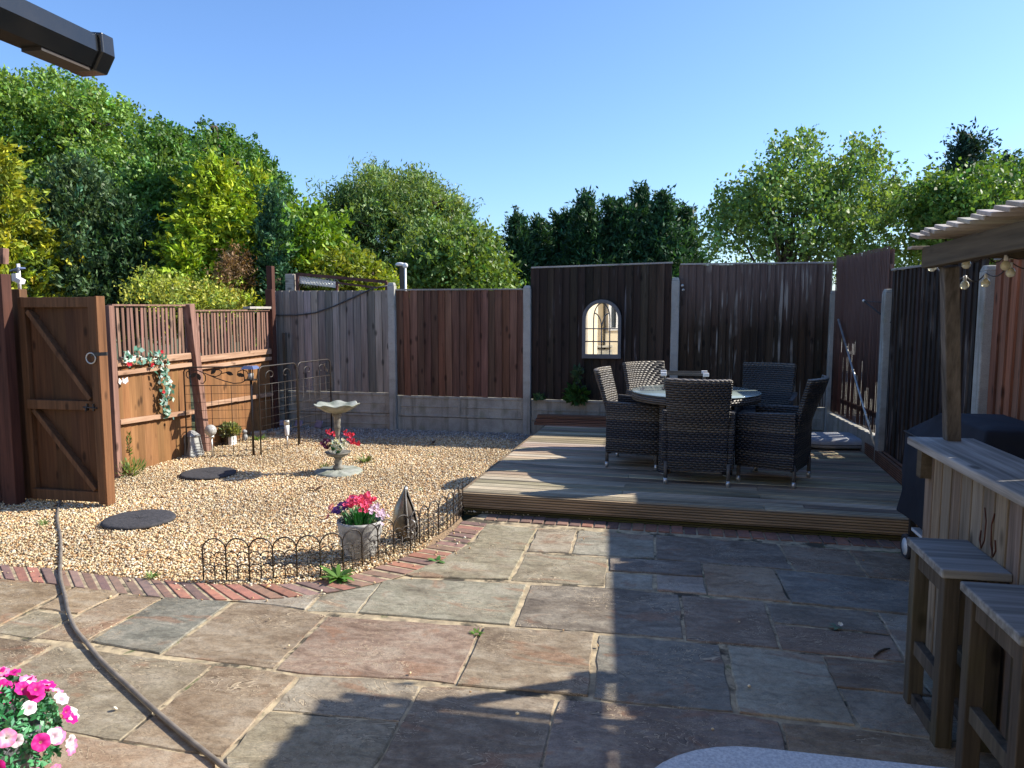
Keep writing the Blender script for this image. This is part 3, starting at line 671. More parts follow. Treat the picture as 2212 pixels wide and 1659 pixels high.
fence_panel('board_fence', 'red brown board panel between two concrete posts', (PXs[1]+.05, BY), (PXs[2]-.05, BY), .49, 1.93, 18, M['wbrown'], N_, ((1, 1, 1), (1.2, 1., .92), (.78, .8, .82)), .24, cap='wcap')
fence_panel('board_fence', 'tall black stained panel carrying the arched mirror', (PXs[2]+.05, BY), (PXs[3]-.04, BY), .48, 2.22, 18, M['wdark'], N_, ((1, 1, 1), (.7, .7, .72), (1.35, 1.3, 1.25)), .28, cap='wcap', tops=lambda t: 2.21+.045*t)
fence_panel('board_fence', 'tall dark panel with pale flaking streaks behind the dining chairs', (PXs[3]+.055, BY), (PXs[4]-.02, BY), .46, 2.235, 19, M['wdark2'], N_, ((1, 1, 1), (.8, .8, .8), (1.2, 1.1, 1.05)), .2, cap='wcap')
def gboard(x0, x1, z0, z1, label, y=BY-.0, pat='panel'):
    w = x1-x0; b = MB(); b.box((0, 0, (z1-z0)/2), (w, .045, z1-z0))
    f = -.026
    if pat == 'panel':
        h = z1-z0; n = 4
        for zz in (.018, h-.018): b.box((0, f, zz), (w-.01, .014, .03))
        b.box((0, f, h/2), (w-.01, .010, .016))
        for t in np.linspace(-.5, .5, 3): b.box((t*(w-.05), f-.001, h/2), (.034, .014, h-.02))
    o = b.build('concrete_plinth', M['concrete2'], bevel=.005); o.location = ((x0+x1)/2, y+.01, z0)
    return tag(o, label, 'gravel board', 'concrete gravel boards under the back fence')
for i in range(4):
    z = (.52, .49, .48, .46)[i]; nm = ('grey panel', 'red brown panel', 'black mirror panel', 'flaking dark panel')[i]
    x0, x1 = PXs[i]+.05, PXs[i+1]-.05
    gboard(x0, x1, z-.29, z-.002, 'recessed concrete gravel board directly under the %s' % nm)
    gboard(x0, x1, z-.58, z-.294, 'lowest concrete gravel board, half buried below the %s' % nm, pat='panel' if i == 0 else 'flat')

# left side fence: two panels of boards with slatted tops, leaning posts
LX = -5.32; NL = (1, 0)
def left_panel(y0, y1, lab, zr, zt):
    T = thing('board_fence', lab, 'fence', (LX, (y0+y1)/2, 0)); n = int((y1-y0)/.1)
    b = MB(); w = (y1-y0)/n
    for i in range(n):
        ya = y0+w*i
        b.add([(LX-.01, ya-.008, 0), (LX-.01, ya+w, 0), (LX+.016, ya+w, 0), (LX+.004, ya-.008, 0), (LX-.01, ya-.008, zr), (LX-.01, ya+w, zr), (LX+.016, ya+w, zr), (LX+.004, ya-.008, zr)],
              [(0, 3, 2, 1), (4, 5, 6, 7), (0, 1, 5, 4), (1, 2, 6, 5), (2, 3, 7, 6), (3, 0, 4, 7)], jit((1, 1, 1), .18))
    b.build('boards', M['worange'], T)
    s = MB(); m_ = int((y1-y0)/.066)
    for i in range(m_):
        ya = y0+.03+(y1-y0-.05)*i/(m_-1); k = random.gauss(0, .006)+(.03 if random.random() > .93 else 0)
        s.beam((LX+.012, ya, zr-.03), (LX+.012, ya+k, zt-.01+random.uniform(-.01, .006)), .012, .036, jit((1, 1, 1), .25), up=(0, 1, 0))
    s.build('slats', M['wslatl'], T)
    for q_ in ((zr, zr, .034, .07), (zr-.10, zr-.10, .036, .045), (.56, .50, .045, .05)):
        r = MB(); r.beam((LX+.04, y0, q_[0]), (LX+.04, y1, q_[1]), q_[2], q_[3]); r.build('rail', M['wrail'], T, bevel=.004)
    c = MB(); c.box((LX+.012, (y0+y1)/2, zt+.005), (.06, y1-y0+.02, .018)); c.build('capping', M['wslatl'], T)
yA, yB, yC = 6.47, 7.78, 9.62
left_panel(yA+.05, yB-.05, 'orange brown side fence panel with thin slats on top, draped with the ivy garland', 1.15, 1.72)
left_panel(yB+.06, yC-.08, 'orange brown side fence panel with close slats, behind the leaf scroll trellis', 1.10, 1.66)
def wpost(x, y, h, lab, mat='wpost', w=.09, lean=(0, 0), name='wooden_post', d=None):
    b = MB(); b.beam((x, y, -.02), (x+lean[0], y+lean[1], h), w, d or w, up=(0, 1, 0))
    return tag(b.build(name, M[mat], origin=(x, y, 0), bevel=.006), lab, 'fence post')
wpost(LX+.03, yA, 1.72, 'brown timber post beside the open gate at the near end of the slatted fence', w=.075)
wpost(LX+.07, yB+.12, 1.74, 'flaking brown timber post leaning between the two slatted panels', w=.10, lean=(-.03, -.17))
wpost(LX+.02, yC, 1.95, 'short brown post in the back left corner against the grey panel', 'wdeep', .10)
wpost(LX-.06, yC+.17, 2.28, 'tall dark split post sticking up above the back left corner', 'wdeep', .085)
wpost(LX+.16, yC+.10, 1.35, 'thin pale green batten standing in the back left corner', 'wstool', .05)
b = MB(); b.box((LX+.02, yC-.35, 1.70), (.10, .55, .03)); tag(b.build('loose_board', M['wroof'], origin=(LX+.02, yC-.35, 1.69)), 'thin grey board lying on top of the slatted fence near the corner', 'board')

# right side fence
RP = [(2.09, 9.85), (2.20, 7.90), (2.33, 5.97), (2.46, 4.05), (2.58, 2.1), (2.70, .2)]
NR = (-1, -.06)
def rpt(i, t): a, b = RP[i], RP[i+1]; return (a[0]+(b[0]-a[0])*t, a[1]+(b[1]-a[1])*t)
slt = fence_panel('board_fence', 'tall red slatted panel with gaps letting light through, right of the deck corner', rpt(0, .035), rpt(0, .97), .42, 2.30, 40, M['wslat'], NR, ((1, 1, 1), (1.3, 1.1, 1.0), (.7, .7, .7)), .25, gap=.022, thick=.005)
b = MB()                                     # unseen boards added behind the slats to block light higher up
for i in range(26):
    t0_, t1_ = i/26, (i+1.02)/26; a_, c_ = rpt(0, .035+.935*t0_), rpt(0, .035+.935*t1_); t = i/26
    zb = .44 if t < .10 or t > .86 else 1.22-.70*max(0, t-.2)+random.uniform(-.14, .14)
    if random.random() < .12: zb += .25
    b.beam((a_[0]+.03, a_[1], (zb+2.27)/2), (c_[0]+.03, c_[1], (zb+2.27)/2), .008, 2.27-zb, jit((1, 1, 1), .2))
    if .08 <= t <= .93 and i % 5 in (0, 3): b.beam((a_[0]+.03, a_[1], .80), (c_[0]+.03, c_[1], .80), .006, .74, jit((1, 1, 1), .2))
b.build('light_blocker', M['wslat'], slt)
fence_panel('board_fence', 'charcoal stained panel with flaking streaks behind the bar post', rpt(1, .02), rpt(1, .97), .16, 2.05, 19, M['wdark3'], NR, ((1, 1, 1), (.8, .8, .85), (1.25, 1.2, 1.2)), .2, cap='wcapy')
fence_panel('board_fence', 'orange red board panel beyond the bar at the right edge of the picture', rpt(2, .03), rpt(2, .97), .16, 2.03, 17, M['wbrown'], NR, ((1.9, 1.5, 1.15), (1.5, 1.25, 1.1)), .15, cap='wcapy')
fence_panel('board_fence', 'brown board panel in the side fence beside the stools, outside the picture', rpt(3, .03), rpt(3, .97), .16, 2.03, 17, M['wbrown'], NR, cap='wcapy')
fence_panel('board_fence', 'brown board panel in the side fence nearest the house', rpt(4, .03), rpt(4, .97), .16, 2.03, 17, M['wbrown'], NR, cap='wcapy')
labs = ['', 'concrete post with wire ties between the slatted panel and the charcoal panel', 'concrete post behind the string lights and bar roof', 'concrete post in the side fence hidden behind the bar', 'concrete post in the side fence nearest the camera']
for i in range(1, 5): cpost(RP[i][0]-.02, RP[i][1], 1.88 if i == 1 else 2.0, labs[i], R(4))
for i, (lab, h) in enumerate([('plain concrete gravel board under the red slatted panel', .40), ('plain concrete gravel board under the charcoal panel', .15), ('plain concrete gravel board under the orange red panel', .15)]):
    a, b_ = Vector(rpt(i, .03)+(0,)), Vector(rpt(i, .97)+(0,)); b = MB(); b.beam(a+Vector((0, 0, h/2)), b_+Vector((0, 0, h/2)), .05, h)
    tag(b.build('concrete_plinth', M['concrete2'], origin=tuple((a+b_)/2), bevel=.004), lab, 'gravel board')
# low grooved board along the deck's right side, leaning pole, bracket, cushion
b = MB(); b.box((DX1+.03, 7.6, DZ+.05), (.03, 3.2, .13)); b.box((DX1+.075, 7.6, DZ+.055), (.03, 3.2, .13))
kb = b.build('deck_kickboard', M['stack'], origin=(DX1+.04, 7.6, DZ), bevel=.003); kb.location = (2.13, 7.385, DZ); kb.rotation_euler = (0, 0, R(-2.5))
tag(kb, 'long dark grooved board standing along the right side of the deck', 'board')
pA, pB = PD(1811, 690, 8.8), PD(1890, 965, 7.5)
tag(MB().tube([pA, pB], .012, 8).build('leaning_pole', M['alu'], origin=tuple(pB)), 'thin grey pole leaning against the corner post over the slatted panel', 'pole')
br = thing('line_bracket', 'black wire bracket fixed across the red slatted panel', 'bracket', (2.2, 7.9, 1.6))
q0, q1, q2 = PD(1925, 655, 7.25), PD(1866, 650, 7.75), PD(1925, 697, 7.25)
MB().tube([q0, q1], .005, 6).tube([q1, q2], .008, 6).build('arm', M['blackmetal'], br); MB().sphere(q1, .018).build('eyelet', M['alu'], br)
def cushion(c, sx_, sy, sz, rz, mat, name, parent=None, col=WHITE):
    b = MB(); n = 14; rings = []
    for iz in range(7):
        t = -1+2*iz/6; k = (1-abs(t)**3)**.35 if abs(t) < 1 else .88
        k = .88+.12*math.sqrt(max(0, 1-t*t)); ring = []
        for j in range(32):
            a = 2*math.pi*j/32; ca_, sa = math.cos(a), math.sin(a); pw = .45
            X = abs(ca_)**pw*math.copysign(1, ca_)*sx_/2*k; Y = abs(sa)**pw*math.copysign(1, sa)*sy/2*k
            e = Vector((X, Y, t*sz/2)); e = Matrix.Rotation(rz, 3, 'Z') @ e; ring.append(Vector(c)+e)
        rings.append(ring)
    b.loft(rings, col); return b.build(name, mat, parent, origin=None if parent else tuple(c))
cc_ = W(3.62, 8.15, DZ+.07)
T = thing('grey_cushion', 'flat pale grey cushion with dark piping lying in the back right corner of the deck', 'cushion', tuple(cc_)); tag(T)
cushion(cc_, .85, .50, .11, R(8), M['cushion'], 'padding', T)
cushion(cc_+Vector((0, 0, -.012)), .862, .512, .012, R(8), M['blackmetal'], 'piping', T)
# stacked boards at the back of the deck
b = MB()
for k in range(3): b.box((-1.62+.62+.02*k, 9.60-.0*k, DZ+.022+.046*k), (1.16, .12, .040), None, jit((1, 1, 1), .2))
tag(b.build('spare_decking', M['stack'], origin=(-1, 9.6, DZ), bevel=.003), 'stack of red brown grooved decking boards against the black mirror panel', 'boards')

# ================================================================== GATE and left structure
T = thing('gate', 'open brown ledged gate with diagonal braces on its near face', 'gate', (-5.5, 5.72, 0))
g0, g1 = Vector((-5.42, 5.60, 0)), Vector((-4.59, 5.52, 0)); gn = Vector((0, -1, 0)); GZ0, GZ1 = .03, 1.79
def gat(t, z, off=0): return g0.lerp(g1, t)+Vector((0, 0, z))+gn*off
b = MB(); n = 9
for i in range(n):
    a, c = gat(i/n, GZ0), gat((i+1)/n, GZ0); b.box((a+c)/2+Vector((0, .0, (GZ1-GZ0)/2)), ((c-a).length-.003, .016, GZ1-GZ0-.02), None, jit((1, 1, 1), .2))
b.build('boards', M['wgate'], T)
b = MB()
b.box(gat(.045, (GZ0+GZ1)/2, .035), (.07, .05, GZ1-GZ0)); b.box(gat(.955, (GZ0+GZ1)/2, .035), (.075, .05, GZ1-GZ0)); b.box(gat(1.0, (GZ0+GZ1)/2, .02)+Vector((.012, 0, 0)), (.022, .10, GZ1-GZ0+.01), None, (1.3, 1.15, 1.0))  # free edge strip tinted lighter to look sunlit
b.build('stiles', M['wgatef'], T, bevel=.004)
for z, h in ((GZ1-.045, .085), (.87, .08), (GZ0+.05, .09)): MB().box(gat(.5, z, .033), (.70, .044, h)).build('rail', M['wgatef'], T, bevel=.004)
for (t0, za, t1, zb_) in ((.13, GZ1-.12, .88, .93), (.13, .82, .88, GZ0+.12)):
    MB().beam(gat(t0, za, .034), gat(t1, zb_, .034), .04, .075, up=(0, -1, 0)).build('brace', M['wgatef'], T, bevel=.004)
k = MB(); c = gat(.93, 1.28, .075); k.tube([c+Vector((.045*math.cos(a), 0, .045*math.sin(a))) for a in np.linspace(0, 2*math.pi, 15)[:-1]], .006, 6, close=True); k.build('ring_handle', M['alu'], T)
k = MB(); k.beam(gat(.93, 1.31, .07), gat(1.13, 1.32, .07), .012, .03); k.build('latch', M['blackmetal'], T)
k = MB(); k.tube([gat(.80, .865, .075), gat(.97, .86, .075)], .007, 6); k.tube([gat(.84, .865, .075), gat(.84, .83, .09)], .007, 6); k.box(gat(.84, .865, .065), (.012, .02, .06)); k.box(gat(.92, .865, .065), (.012, .02, .06)); k.build('bolt', M['blackmetal'], T)
wpost(-5.49, 5.64, 1.86, 'orange brown hinge post holding the open gate', 'wgatef', .085)
T = thing('garden_arch', 'dark brown timber arch side at the left edge of the picture', 'arch', (-5.75, 5.45, 0))
MB().box((-5.46, 5.42, .98), (.13, .10, 2.0)).build('post', M['wdeep'], T, bevel=.005)
b = MB()
for i in range(5): b.box((-5.57-.09*i, 5.45, .82), (.085, .02, 1.66), None, jit((1, 1, 1), .2))
b.build('boards', M['wdeep'], T)
MB().beam((-6.7, 5.34, 2.26), (-5.30, 5.34, 2.12), .06, .13, up=(0, 0, 1)).build('crossbeam', M['wpost'], T, bevel=.005)
MB().beam((-5.9, 5.40, 1.65), (-5.48, 5.40, 2.02), .05, .06, up=(0, 0, 1)).build('bracket', M['wdeep'], T)
T = thing('security_light', 'small white floodlight and sensor on a pole above the gate hinge', 'light', (-5.60, 5.78, 1.85))
l0 = Vector((-5.50, 5.66, 1.84)); MB().tube([l0, l0+Vector((0, 0, .24))], .014, 8).build('pole', M['white'], T)
MB().box(l0+Vector((0, -.03, .12)), (.05, .05, .07)).box(l0+Vector((.05, -.04, .09)), (.05, .06, .045), Matrix.Rotation(R(25), 3, 'Y')).build('lamp_head', M['white'], T, bevel=.006)
MB().box(l0+Vector((.02, -.03, .19)), (.10, .07, .012), Matrix.Rotation(R(-15), 3, 'Y')).build('solar_panel', M['solar'], T)
# what the gap beyond the gate shows: the path outside
b = MB(); b.prism([(-14, 5.2), (-5.75, 5.2), (-5.75, 7.2), (-14, 7.2)], -.05, -.01); tag(b.build('path', M['concrete2']), kind='structure')

# ================================================================== HOUSE behind the camera (seen in the mirror) and its gutter
T = thing('house', 'cream rendered house wall with a white framed window, reflected in the arched mirror', 'house', (0, -1.6, 0))
b = MB(); b.box((0.3, -1.75, 1.6), (9, .3, 5.2)); b.box((-3.9, -.1, 1.17), (4.4, 3.1, 2.34)); b.box((-3.9, -.1, 2.38), (4.45, 3.3, .07)); b.build('wall', M['plaster'], T)
for wx, wz, ww, wh in ((1.9, 1.5, 1.2, 1.1), (-1.17, 1.50, .40, .80), (.3, 1.05, .95, 2.05), (1.2, 3.4, 1.2, 1.0), (-1.4, 3.4, 1.2, 1.0)):
    f = MB(); 
    for sx2 in (-1, 1): f.box((wx+sx2*ww/2, -1.585, wz), (.07, .06, wh+.07))
    for sz2 in (-1, 1): f.box((wx, -1.585, wz+sz2*wh/2), (ww, .058, .07))
    f.box((wx, -1.585, wz), (.05, .055, wh))
    fo = f.build('window', M['white'], T); MB().box((wx, -1.592, wz), (ww, .02, wh)).build('pane', M['wglass'], fo)
b = MB(); b.tube([(-1.52, -1.55, 0), (-1.52, -1.55, 4.2)], .035, 10); b.build('downpipe', M['upvc'], T)
b = MB(); b.box((-1.75, -1.52, .22), (.9, .14, .62)); b.box((-1.2, -1.35, .1), (1.1, .45, .2)); b.box((-1.75, -1.5, .62), (.94, .2, .05)); b.build('stone_plinth', M['concrete'], T)
# gutter: extruded square-line profile running towards the garden on the left, high up
GXa, GY1 = -1.585, 1.92; gz = 2.40
prof = [(-.055, .045), (-.058, .0), (-.034, -.040), (.034, -.040), (.058, .0), (.055, .045)]
T = thing('gutter', 'black plastic rain gutter with end cap jutting in at the top left', 'gutter', (GXa, GY1, gz))
def gp_(s, y, k=1.0): return [Vector((GXa+x*k, y, gz+z*k)) for x, z in prof]
sh = MB(); outer_ = prof; ins_ = [(x*.94, z*.94+.003) for x, z in prof]
loop = outer_+ins_[::-1]
sh.loft([[Vector((GXa+x, y, gz+z)) for x, z in loop] for y in (-1.2, GY1)], smooth=False); sh.build('channel', M['upvc'], T)
lip = [(-.066, .052), (-.069, .0), (-.040, -.048), (.040, -.048), (.069, .0), (.066, .052), (.0, .060)]
sh = MB(); sh.loft([[Vector((GXa+x*k, y, gz+z*k)) for x, z in lip] for y, k in ((GY1-.035, .93), (GY1-.03, 1), (GY1+.012, 1), (GY1+.02, .93))], smooth=False); sh.build('end_cap', M['upvc'], T, bevel=.002)
for yy in (1.42,):
    sh = MB(); lp = [(x*1.06, z*1.07) for x, z in prof]; sh.loft([[Vector((GXa+x, y, gz+z)) for x, z in lp+[(a*.9, b_*.9) for a, b_ in lp[::-1]]] for y in (yy-.05, yy+.05)], smooth=False); sh.build('joint_bracket', M['upvc'], T, bevel=.002)
sh = MB(); sh.box((GXa, GY1-.12, gz-.044), (.060, .17, .010)); sh.build('outlet', M['gutterdirt'], T)

# ================================================================== BACK FENCE extras
m1 = PY(1257, 774, BY-.06); m2 = PY(1341, 774, BY-.06); mw = (m2.x-m1.x); mx0 = (m1.x+m2.x)/2; mz0 = m1.z; mh = PY(1300, 647, BY-.06).z-mz0
T = thing('arched_mirror', 'arched garden mirror with gothic glazing bars in a slate grey frame', 'mirror', (mx0, BY-.05, mz0))
def arch(w, h, z0, n=20):
    r = w/2; return [(-r, z0), (r, z0)]+[(r*math.cos(a), z0+h-r+r*math.sin(a)) for a in np.linspace(0, math.pi, n)]
YM = BY-.045
oa, ia = arch(mw, mh, 0), arch(mw-.085, mh-.10, .055)
fr = MB(); n = len(oa); vs = []
for y in (YM-.035, YM+.005): vs += [(mx0+a, y, mz0+b_) for a, b_ in oa]+[(mx0+a, y, mz0+b_) for a, b_ in ia]
fs = [(i, (i+1) % n, (i+1) % n+n, i+n) for i in range(n)]+[(i+2*n, i+3*n, (i+1) % n+3*n, (i+1) % n+2*n) for i in range(n)]+[(i, i+2*n, (i+1) % n+2*n, (i+1) % n) for i in range(n)]+[(i+n, (i+1) % n+n, (i+1) % n+3*n, i+3*n) for i in range(n)]
fr.add(vs, fs); M['mframe'] = plain('slate_grey_paint', (.12, .125, .135), None, .5, 8); fr.build('frame', M['mframe'], T, bevel=.004)
gl = MB(); gl.add([(mx0+a, YM-.006, mz0+b_) for a, b_ in ia], [tuple(range(n))[::-1]]); gl.build('mirror_glass', M['mirror'], T)
bars = MB(); iw, ih = mw-.085, mh-.10; yb_ = YM-.014; r_ = .0075
def bl(p): bars.tube([(mx0+a, yb_, mz0+.055+b_) for a, b_ in p], r_, 5)
sp = ih-iw/2
for t in (-.5, 0, .5): bl([(t*iw/2, 0), (t*iw/2, sp if t else sp*.72)])
bl([(-iw/2, ih*.25), (iw/2, ih*.25)]); bl([(-iw/2, ih*.5), (iw/2, ih*.5)])
for s in (-1, 1):
    bl([(s*(0 + iw*.25*(1-math.cos(a))), sp*.72+(ih-sp*.72)*.62*math.sin(a)) for a in np.linspace(0, 1.45, 9)])
    bl([(s*iw*.25-s*iw*.25*(1-math.cos(a)), sp+(ih-sp)*math.sin(a)) for a in np.linspace(0, 1.57, 9)])
bars.build('glazing_bars', M['mframe'], T)
# hanging cable on the grey panel
cps = [(566, 677), (600, 681), (640, 681), (680, 676), (720, 662), (760, 644), (790, 630), (808, 622), (828, 619)]
cw = [PY(u, v, BY-.035) for u, v in cps]; cw = [cw[0]+Vector((-.0, -.3, .02))]+cw+[cw[-1]+Vector((.05, .15, .03))]
tag(MB().tube(cw, .010, 6).build('hanging_cable', M['cable'], origin=tuple(cw[4])), 'thick grey cable sagging across the grey fence panel', 'cable')
# lamp bracket on the post
T = thing('wall_hook', 'small dark hook with two knobs fixed beside the middle concrete post', 'hook', (.26, BY-.06, 1.95))
q = PY(1474, 617, BY-.05); MB().tube([q, q+Vector((0, -.03, -.05)), q+Vector((0, 0, -.25))], .006, 6).build('wire', M['blackmetal'], T); MB().sphere(q+Vector((0, -.03, 0)), .018).sphere(q+Vector((.01, -.03, -.055)), .018).build('knobs', M['alu'], T)
# rusty frame beyond the fence, timber stub and white board with netting
T = thing('metal_gate_frame', 'rusty red metal gate frame with netting standing beyond the grey panel', 'gate frame', (-4.3, 10.6, 0))
YG = 10.5
def py_(u, v): return PY(u, v, YG)
b = MB(); c1, c2, c3, c4 = py_(642, 592), py_(835, 609), py_(835, 640), py_(642, 640)
b.beam(c1, c2, .03, .045); b.beam(c1+Vector((0, 0, .02)), Vector((c1.x, YG, 0)), .04, .04); b.beam(c2, Vector((c2.x, YG, 0)), .035, .035); b.beam(py_(728, 611), py_(815, 622), .025, .03); b.beam(py_(728, 609), py_(728, 640), .03, .03)
b.build('frame', M['rust'], T)
b = MB(); a0, a1 = py_(645, 596), py_(726, 609); a2, a3 = py_(726, 622), py_(645, 612)
b.add([a0+Vector((0, .03, 0)), a1+Vector((0, .03, 0)), a2+Vector((0, .03, 0)), a3+Vector((0, .03, 0)), a0+Vector((0, .045, 0)), a1+Vector((0, .045, 0)), a2+Vector((0, .045, 0)), a3+Vector((0, .045, 0))], [(0, 3, 2, 1), (4, 5, 6, 7), (0, 1, 5, 4), (3, 7, 6, 2), (0, 4, 7, 3), (1, 2, 6, 5)])
b.build('white_board', M['white'], T)
b = MB()
for i in range(14):
    x = a0.x+(a1.x-a0.x)*i/13
    for s in (-1, 1): b.tube([(x, YG-.01, a0.z-.02*(i/6)), (x+s*.12, YG-.01, a3.z-.06)], .003, 4)
b.build('netting', M['alu'], T)
b = MB(); pw = py_(627, 592); b.box((pw.x, YG, pw.z/2), (.13, .09, pw.z)); tag(b.build('timber_stub', M['wroof'], origin=(pw.x, YG, 0), bevel=.01), 'pale weathered timber post beyond the fence beside the rusty frame', 'post')
T = thing('capped_post', 'slim grey post topped with a white bird shaped cap beyond the fence', 'post', (PY(868, 600, 10.7).x, 10.7, 0))
pw = PY(869, 574, 10.7); MB().box((pw.x, 10.7, pw.z/2), (.07, .06, pw.z)).build('shaft', M['wstool'], T); MB().box((pw.x+.045, 10.7, pw.z/2+.01), (.02, .05, pw.z)).build('white_strip', M['white'], T)
MB().sphere((pw.x-.03, 10.68, pw.z+.02), .05, sc=(1.5, .7, .6)).sphere((pw.x+.05, 10.68, pw.z+.0), .04, sc=(1.1, .7, 1)).build('cap', M['white'], T)

# ================================================================== TABLE and CHAIRS
def slabgrid(b, f, nu, nv, th, nrm, col=(1, 1, 1)):   # thick curved panel: f(u, v) centre surface
    fr_, bk = [], []
    for j in range(nv+1):
        for i in range(nu+1):
            p = Vector(f(i/nu, j/nv)); e = 1e-3
            pu = Vector(f(min(1, i/nu+e), j/nv))-Vector(f(max(0, i/nu-e), j/nv)); pv = Vector(f(i/nu, min(1, j/nv+e)))-Vector(f(i/nu, max(0, j/nv-e)))
            nn = pu.cross(pv).normalized(); fr_.append(p+nn*th/2); bk.append(p-nn*th/2)
    m_ = nu+1; o = len(fr_); vs = fr_+bk; fs = []
    for j in range(nv):
        for i in range(nu):
            a = j*m_+i; fs += [(a, a+1, a+m_+1, a+m_), (o+a, o+a+m_, o+a+m_+1, o+a+1)]
    for i in range(nu): a = i; fs.append((a, o+a, o+a+1, a+1)); a = nv*m_+i; fs.append((a, a+1, o+a+1, o+a))
    for j in range(nv): a = j*m_; fs.append((a, a+m_, o+a+m_, o+a)); a = j*m_+nu; fs.append((a, o+a, o+a+m_, a+m_))
    return b.add(vs, fs, col, True)
def make_chair(label):
    T = thing('rattan_chair', label, 'chair', (0, 0, 0), 0, 'rattan armchairs round the glass table')
    WZ = (1, 1, 1); FL = (0, 0, 0)
    def back(u, v):                          # v up
        x = (u-.5)*(.50+.07*max(0, v-.45)); z = .13+.80*v; rec = .0 if v < .42 else (v-.42)**1.15*.21
        cv = .07*(1-(2*u-1)**2)*min(1, max(0, v-.25)*1.6); return (x, -.25-rec-cv+.03, z)
    b = MB(); slabgrid(b, back, 12, 16, .042, None, WZ); b.build('backrest', M['wicker'], T, world=False, bevel=.006)
    for s in (-1, 1):
        def side(u, v, s=s): zt = .645-.03*u; return (s*(.275+.012*math.sin(u*3)), -.24+.50*u, .15+(zt-.15)*v)
        b = MB(); slabgrid(b, side, 8, 8, .05, None, WZ); b.build('armrest', M['wicker'], T, world=False, bevel=.01)
    b = MB(); b.box((0, .01, .40), (.505, .47, .06), None, FL); b.build('seat', M['wicker'], T, world=False, bevel=.012)
    b = MB(); b.box((0, .24, .275), (.505, .03, .25), None, WZ); b.build('front_skirt', M['wicker'], T, world=False, bevel=.005)
    for sx2 in (-1, 1):
        for sy in (-1, 1):
            b = MB(); p = Vector((sx2*.262, sy*.235, 0)); b.tube([p+Vector((0, 0, .03)), p+Vector((0, 0, .20))], .017, 10); lg = b.build('leg', M['legmetal'], T, world=False)
            b = MB(); b.tube([p, p+Vector((0, 0, .055))], .0185, 10); b.build('foot', M['alu'], lg, world=False)
    return T
def place(xc, d, face): p = W(xc, d, DZ); f = W(*face)-W(0, 0); return tuple(p), math.atan2(-f.x, f.y)
CH = [(1.61, 6.50, (.02, 1.), 'rattan armchair nearest the camera, its tall back turned to us'),
      (1.12, 7.40, (1., -.06), 'rattan armchair at the left of the table seen from the side'),
      (2.29, 6.66, (-.86, .55), 'rattan armchair at the front right, angled with its back to the right fence'),
      (2.62, 7.72, (-.42, -.9), 'rattan armchair at the back right facing us, in full shade'),
      (1.60, 7.95, (.48, -1.), 'rattan armchair behind the table with its sunlit front, below the middle post')]
def byfeet(a, b_):                           # the two near feet -> centre and heading of the chair standing on them
    a, b_ = G(*a, DZ), G(*b_, DZ); e_ = (b_-a).normalized(); return a, b_, e_
ch0 = make_chair(CH[0][3])
for i, (xc, d, fc, lab) in enumerate(CH):
    p, rz = place(xc, d, fc)
    if i == 0: a_, b_, e_ = byfeet((1438.6, 1045), (1570.6, 1053)); c_ = (a_+b_)/2+Vector((-e_.y, e_.x, 0))*.235; p = (c_.x, c_.y, DZ); rz = math.atan2(e_.y, e_.x)
    if i == 1: a_, b_, e_ = byfeet((1310.7, 1008.6), (1417, 1016)); c_ = (a_+b_)/2+Vector((-e_.y, e_.x, 0))*.26; p = (c_.x, c_.y, DZ); rz = math.atan2(e_.y, e_.x)-R(90)
    if i == 2: a_, b_, e_ = byfeet((1593, 1039.6), (1715.6, 1055.7)); c_ = (a_+b_)/2+Vector((-e_.y, e_.x, 0))*.26; p = (c_.x, c_.y, DZ); rz = math.atan2(e_.y, e_.x)+R(90)
    o = ch0 if i == 0 else dup(ch0, label=lab); o.location = p; o.rotation_euler = (0, 0, rz)
tc_ = G(1502, 846, DZ+.735); tc_.z = DZ; TH = .735
T = thing('round_table', 'round rattan dining table with a clear glass top in the middle of the deck', 'table', tuple(tc_))
b = MB(); b.lathe([(.01, TH), (.592, TH), (.597, TH+.004), (.592, TH+.008), (.01, TH+.008)], tuple(tc_), 56); b.build('glass_top', M['tglass'], T)
b = MB(); b.lathe([(.575, TH-.075), (.592, TH-.07), (.592, TH-.004), (.54, TH-.002), (.54, TH-.06)], tuple(tc_), 56, (1, 1, 1)); b.build('rim', M['wicker'], T)
for k in range(4):
    a = R(45+90*k); p = tc_+Vector((.40*math.cos(a), .40*math.sin(a), 0)); b = MB(); b.box(p+Vector((0, 0, .345)), (.07, .07, .67), a); lg = b.build('leg', M['wicker'], T, bevel=.005)
    b = MB(); b.box(p+Vector((0, 0, .012)), (.05, .05, .024), a); b.build('foot', M['alu'], lg)
# a small tray with pale corners on the table
T = thing('tray', 'grey rectangular tray with four white corner pieces on the glass table', 'tray', tuple(tc_+Vector((-.02, -.1, TH))))
c0 = W(1.66, 7.20, DZ+TH+.11); b = MB()
for s in (-1, 1):
    b.box(c0+Vector((0, s*.13, .05)), (.42, .012, .022)); b.box(c0+Vector((s*.20, 0, .05)), (.012, .25, .022))
    for t in (-1, 1): b.box(c0+Vector((s*.185, t*.125, -.04)), (.016, .016, .15))
b.build('frame', M['legmetal'], T)
b = MB()
for s in (-1, 1):
    for t in (-1, 1): b.box(c0+Vector((s*.195, t*.13, .05)), (.055, .034, .034))
b.build('corner_pieces', M['white'], T, bevel=.004)
b = MB(); b.box(c0+Vector((0, 0, -.098)), (.40, .25, .008)); b.build('base', M['legmetal'], T)

